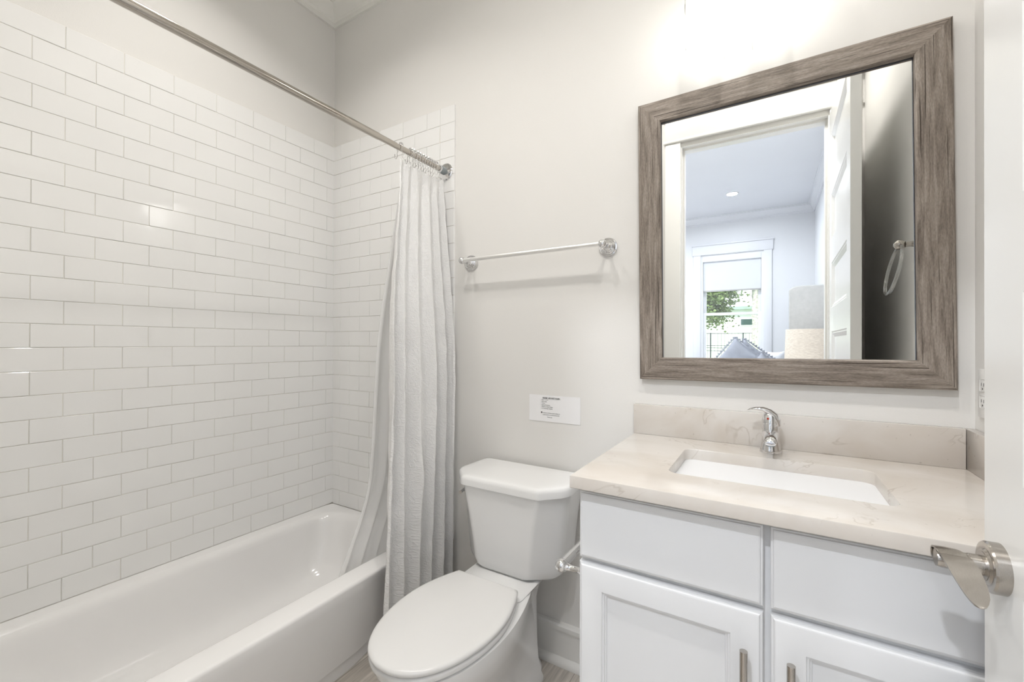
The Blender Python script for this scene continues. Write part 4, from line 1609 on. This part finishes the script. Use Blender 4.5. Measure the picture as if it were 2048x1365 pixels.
obj('headboard_wing', wing(2.208, 2.545, -3.30, -3.22, 0.05, 1.752, 0.085), M['greyfab'], bed, smooth=50)
obj('headboard_wing', wing(2.40, 2.545, -4.98, -4.90, 0.05, 1.752, 0.085), M['greyfab'], bed, smooth=50)
obj('headboard', bx(2.45, 2.545, -4.90, -3.30, 0.05, 1.70, 0.03), M['greyfab'], bed, smooth=50)
obj('bed_frame', bx(0.52, 2.45, -4.88, -3.32, 0.10, 0.34, 0.02), M['greyfab'], bed, smooth=50)
obj('mattress', bx(0.54, 2.44, -4.86, -3.34, 0.34, 0.66, 0.07, 4), M['duvet'], bed, smooth=60)
obj('duvet', bx(0.50, 1.98, -4.91, -3.29, 0.52, 0.735, 0.09, 4), M['duvet'], bed, smooth=60, label='white duvet')
for (lx, ly) in ((0.6, -3.4), (0.6, -4.8), (2.35, -3.4), (2.35, -4.8)):
    obj('bed_leg', bx(lx - .03, lx + .03, ly - .03, ly + .03, 0, 0.10), M['nightwood'], bed, smooth=0)


def pillow(name, cx, cy, cz, w, h, d, yawd, lean, rotd, mat, lab, cat='pillow', ruff=0.0):
    bm = bmesh.new()
    n = 22
    Mx = Matrix.Translation((cx, cy, cz)) @ Matrix.Rotation(radians(yawd), 4, 'Z') @ Matrix.Rotation(radians(lean), 4, 'X') @ Matrix.Rotation(radians(rotd), 4, 'Y')
    grid = {}
    for s in (1, -1):
        for i in range(n + 1):
            for j in range(n + 1):
                a = -1 + 2 * i / n; b_ = -1 + 2 * j / n
                x = a * (1 - 0.10 * (1 - b_ * b_) * abs(a) ** 3) * w / 2
                z = b_ * (1 - 0.10 * (1 - a * a) * abs(b_) ** 3) * h / 2
                t = max(0, (1 - a ** 4)) ** 0.45 * max(0, (1 - b_ ** 4)) ** 0.45
                t *= 1 + 0.10 * noise.noise(Vector((a * 2.5, b_ * 2.5, cx)))
                y = s * d / 2 * t
                edge = i in (0, n) or j in (0, n)
                if edge and s == -1:
                    grid[(s, i, j)] = grid[(1, i, j)]
                else:
                    grid[(s, i, j)] = bm.verts.new(Mx @ Vector((x, y, z)))
        for i in range(n):
            for j in range(n):
                bm.faces.new((grid[(s, i, j)], grid[(s, i + 1, j)], grid[(s, i + 1, j + 1)], grid[(s, i, j + 1)]))
    ro = thing(name, lab, cat, (cx, cy, cz - h / 2))
    obj('pillow_case', bm, mat, ro, smooth=70)
    if ruff:
        # scalloped flange round the edge
        per = []
        m_ = 24
        for k in range(m_):
            per.append((-w / 2 + w * k / m_, h / 2, 0, 1))
        for k in range(m_):
            per.append((w / 2, h / 2 - h * k / m_, 1, 0))
        for k in range(m_):
            per.append((w / 2 - w * k / m_, -h / 2, 0, -1))
        for k in range(m_):
            per.append((-w / 2, -h / 2 + h * k / m_, -1, 0))
        rings = [[], [], [], []]
        for k, (x, z, nx, nz_) in enumerate(per):
            o_ = ruff * (0.55 + 0.45 * (1 if k % 2 else -1))
            wv = 0.006 * sin(k * 1.7)
            rings[0].append(Mx @ Vector((x * 0.97, 0.002, z * 0.97)))
            rings[1].append(Mx @ Vector((x + nx * o_, wv + 0.002, z + nz_ * o_)))
            rings[2].append(Mx @ Vector((x + nx * o_, wv - 0.002, z + nz_ * o_)))
            rings[3].append(Mx @ Vector((x * 0.97, -0.002, z * 0.97)))
        obj('scalloped_edge', loft(rings, False, False), mat, ro, smooth=40)
    return ro


pillow('bed_pillow', 1.755, -3.95, 1.0, 0.42, 0.42, 0.17, 8, -8, 40, M['pillow'], 'larger blue-grey scalloped pillow standing in front of the window', ruff=0.022)
pillow('bed_pillow', 1.83, -4.27, 1.00, 0.40, 0.40, 0.16, -4, -6, 38, M['pillow'], 'blue-grey scalloped pillow half hidden behind the larger one', ruff=0.022)
pillow('bed_pillow', 2.00, -3.66, 0.90, 0.34, 0.34, 0.14, 15, -10, 44, M['pillow'], 'small grey pillow peak just left of the linen lampshade', ruff=0.018)
pillow('bed_pillow', 2.12, -4.62, 0.93, 0.5, 0.42, 0.16, 60, -14, 0, M['duvet'], 'white pillow behind the small grey one, by the lampshade')

# nightstand and lamp
ns = thing('nightstand', 'wooden nightstand beside the bed in the bedroom', 'nightstand', (2.33, -2.92, 0))
obj('nightstand_body', bx(2.12, 2.54, -3.12, -2.72, 0.10, 0.60, 0.006), M['nightwood'], ns)
obj('nightstand_top', bx(2.10, 2.545, -3.14, -2.70, 0.60, 0.625, 0.004), M['nightwood'], ns)
for z in (0.13, 0.37):
    dr_ = obj('drawer', bx(2.108, 2.120, -3.10, -2.74, z, z + 0.21, 0.003), M['nightwood'], ns)
    obj('knob', sphere((2.098, -2.92, z + 0.105), 0.011, u=14, v=10), M['nickel'], dr_)
for (lx, ly) in ((2.15, -2.75), (2.15, -3.09), (2.51, -2.75), (2.51, -3.09)):
    obj('leg', bx(lx - .018, lx + .018, ly - .018, ly + .018, 0, 0.10), M['nightwood'], ns, smooth=0)
lp = thing('table_lamp', 'table lamp with beige linen drum shade in front of the grey headboard', 'lamp', (2.353, -2.93, 0.625))
obj('lamp_shade', lathe([(0.188, 0.0), (0.190, 0.0), (0.180, 0.30), (0.178, 0.30)], (2.353, -2.93, 1.042), (0, 0, 1), 56), M['linen'], lp, smooth=40, label='beige linen drum shade')
obj('lamp_base', lathe([(0, 0), (0.075, 0), (0.075, 0.012), (0.03, 0.02), (0.05, 0.09), (0.065, 0.17), (0.055, 0.27), (0.022, 0.34), (0.014, 0.36), (0.008, 0.40), (0.008, 0.60)], (2.353, -2.93, 0.6255), (0, 0, 1), 36), M['porcelain'], lp, smooth=60)

# ------------------------------------------------------------------ outdoors
struct(obj('lawn', bx(-14, 16, -40, BY - 0.141, -0.35, -0.25), M['grass']), 'sunlit lawn outside the bedroom window')

fnc = thing('metal_fence', 'thin dark metal picket fence across the lawn outside', 'fence', (1.0, -14.0, -0.25))
bm = bmesh.new()
for k in range(110):
    x = -5.0 + k * 0.10
    bx(x - 0.005, x + 0.005, -14.006, -13.994, -0.2, 1.54, bm=bm)
obj('pickets', bm, M['fence'], fnc, smooth=0)
for z in (1.55, 1.15, 1.08, 0.98):
    obj('rail', bx(-5.1, 6.0, -14.012, -13.988, z - 0.010, z + 0.010), M['fence'], fnc, smooth=0)
for k in range(12):
    x = -4.35 + 0.947 * k
    obj('fence_post', bx(x - 0.018, x + 0.018, -14.03, -13.97, -0.25, 1.57), M['fence'], fnc, smooth=0)


def leaf_tree(cx, cy, zc, rx, rz, trunk_r, lab, nleaf=15000):
    t_ = thing('tree', lab, 'tree', (cx, cy, -0.25))
    tb_ = tube([(cx, cy, -0.25), (cx + 0.05, cy, 0.6), (cx, cy + 0.1, 1.4), (cx + 0.1, cy, 2.4)], [trunk_r * 1.2, trunk_r, trunk_r * .8, trunk_r * .5], 14)
    for k in range(9):
        a = k * 2.4
        r_ = rx * 0.7
        tube([(cx, cy + 0.05, 1.3 + 0.12 * k), (cx + r_ * 0.5 * cos(a), cy + r_ * 0.5 * sin(a), zc - 0.3 + 0.05 * k), (cx + r_ * cos(a), cy + r_ * sin(a), zc + 0.1 * (k % 4))], [trunk_r * .35, trunk_r * .22, 0.01], 8, bm=tb_)
    obj('trunk', tb_, M['bark'], t_, smooth=60)
    bm = bmesh.new()
    clumps = []
    for k in range(95):
        while True:
            p = Vector((random.uniform(-1, 1), random.uniform(-1, 1), random.uniform(-1, 1)))
            if 0.45 < p.length < 1:
                break
        clumps.append((Vector((cx + p.x * rx, cy + p.y * rx, zc + p.z * rz)), random.uniform(0.16, 0.30)))
    for k in range(nleaf):
        c_, r_ = random.choice(clumps)
        d = Vector((random.gauss(0, 1), random.gauss(0, 1), random.gauss(0, 0.8))) * r_ * 0.5
        p = c_ + d
        ax_ = Vector((random.gauss(0, 1), random.gauss(0, 1), random.gauss(0, 1))).normalized()
        a_, b_ = frame_at(ax_)
        L, w = random.uniform(0.045, 0.08), random.uniform(0.016, 0.028)
        q = [p, p + a_ * L * 0.5 + b_ * w, p + a_ * L + ax_ * 0.01, p + a_ * L * 0.5 - b_ * w]
        bm.faces.new([bm.verts.new(v) for v in q])
    obj('crown', bm, M['leaf'], t_, smooth=0)
    return t_


leaf_tree(0.72, -8.2, 2.25, 0.78, 0.72, 0.07, 'leafy green tree outside the left part of the bedroom window')

pl = thing('palm_tree', 'pale rough palm trunk outside the right edge of the bedroom window', 'palm tree', (1.70, -13.2, -0.25))
pts, rads = [], []
for k in range(40):
    pts.append((1.70 + 0.01 * sin(k), -13.2, -0.25 + k * 0.10))
    rads.append(0.095 + 0.016 * (k % 2))
obj('palm_trunk', tube(pts, rads, 18), M['palmbark'], pl, smooth=20)
bm = bmesh.new()
for k in range(16):
    a = k * 2 * pi / 16 + 0.1
    L = 1.6
    prev = None
    for s in range(9):
        t = s / 8
        p = Vector((1.70 + cos(a) * L * t, -13.2 + sin(a) * L * t, 3.65 + 0.8 * sin(t * 2.2) - 1.5 * t * t))
        w = 0.22 * sin(pi * min(t + 0.08, 1)) + 0.01
        side = Vector((-sin(a), cos(a), 0)) * w
        cur = (bm.verts.new(p - side - Vector((0, 0, w * .5))), bm.verts.new(p), bm.verts.new(p + side - Vector((0, 0, w * .5))))
        if prev:
            bm.faces.new((prev[0], prev[1], cur[1], cur[0]))
            bm.faces.new((prev[1], prev[2], cur[2], cur[1]))
        prev = cur
obj('palm_fronds', bm, M['leaf'], pl, smooth=0)

hs_ = thing('neighbour_house', 'pale neighbouring house with a small dark window beyond the fence', 'house', (1.0, -18.0, -0.25))
obj('house_wall', bx(-7, 8, -24, -18, -0.25, 2.58), M['stucco'], hs_, smooth=0)
bm = bx(-7.3, 8.3, -24.3, -17.7, 2.58, 2.70)
obj('eave', bm, M['eave'], hs_, smooth=0)
bm = loft([[Vector((-7.3, -24.3, 2.70)), Vector((8.3, -24.3, 2.70)), Vector((8.3, -17.7, 2.70)), Vector((-7.3, -17.7, 2.70))], [Vector((-3, -21.2, 4.3)), Vector((4, -21.2, 4.3)), Vector((4, -20.8, 4.3)), Vector((-3, -20.8, 4.3))]])
obj('house_roof', bm, M['roofm'], hs_, smooth=0)
wf = obj('house_window', bx(1.02, 1.50, -18.01, -17.97, 1.92, 2.24), M['sash'], hs_, smooth=0)
obj('window_pane', bx(1.065, 1.455, -17.975, -17.96, 1.965, 2.20), M['darkglass'], wf, smooth=0)
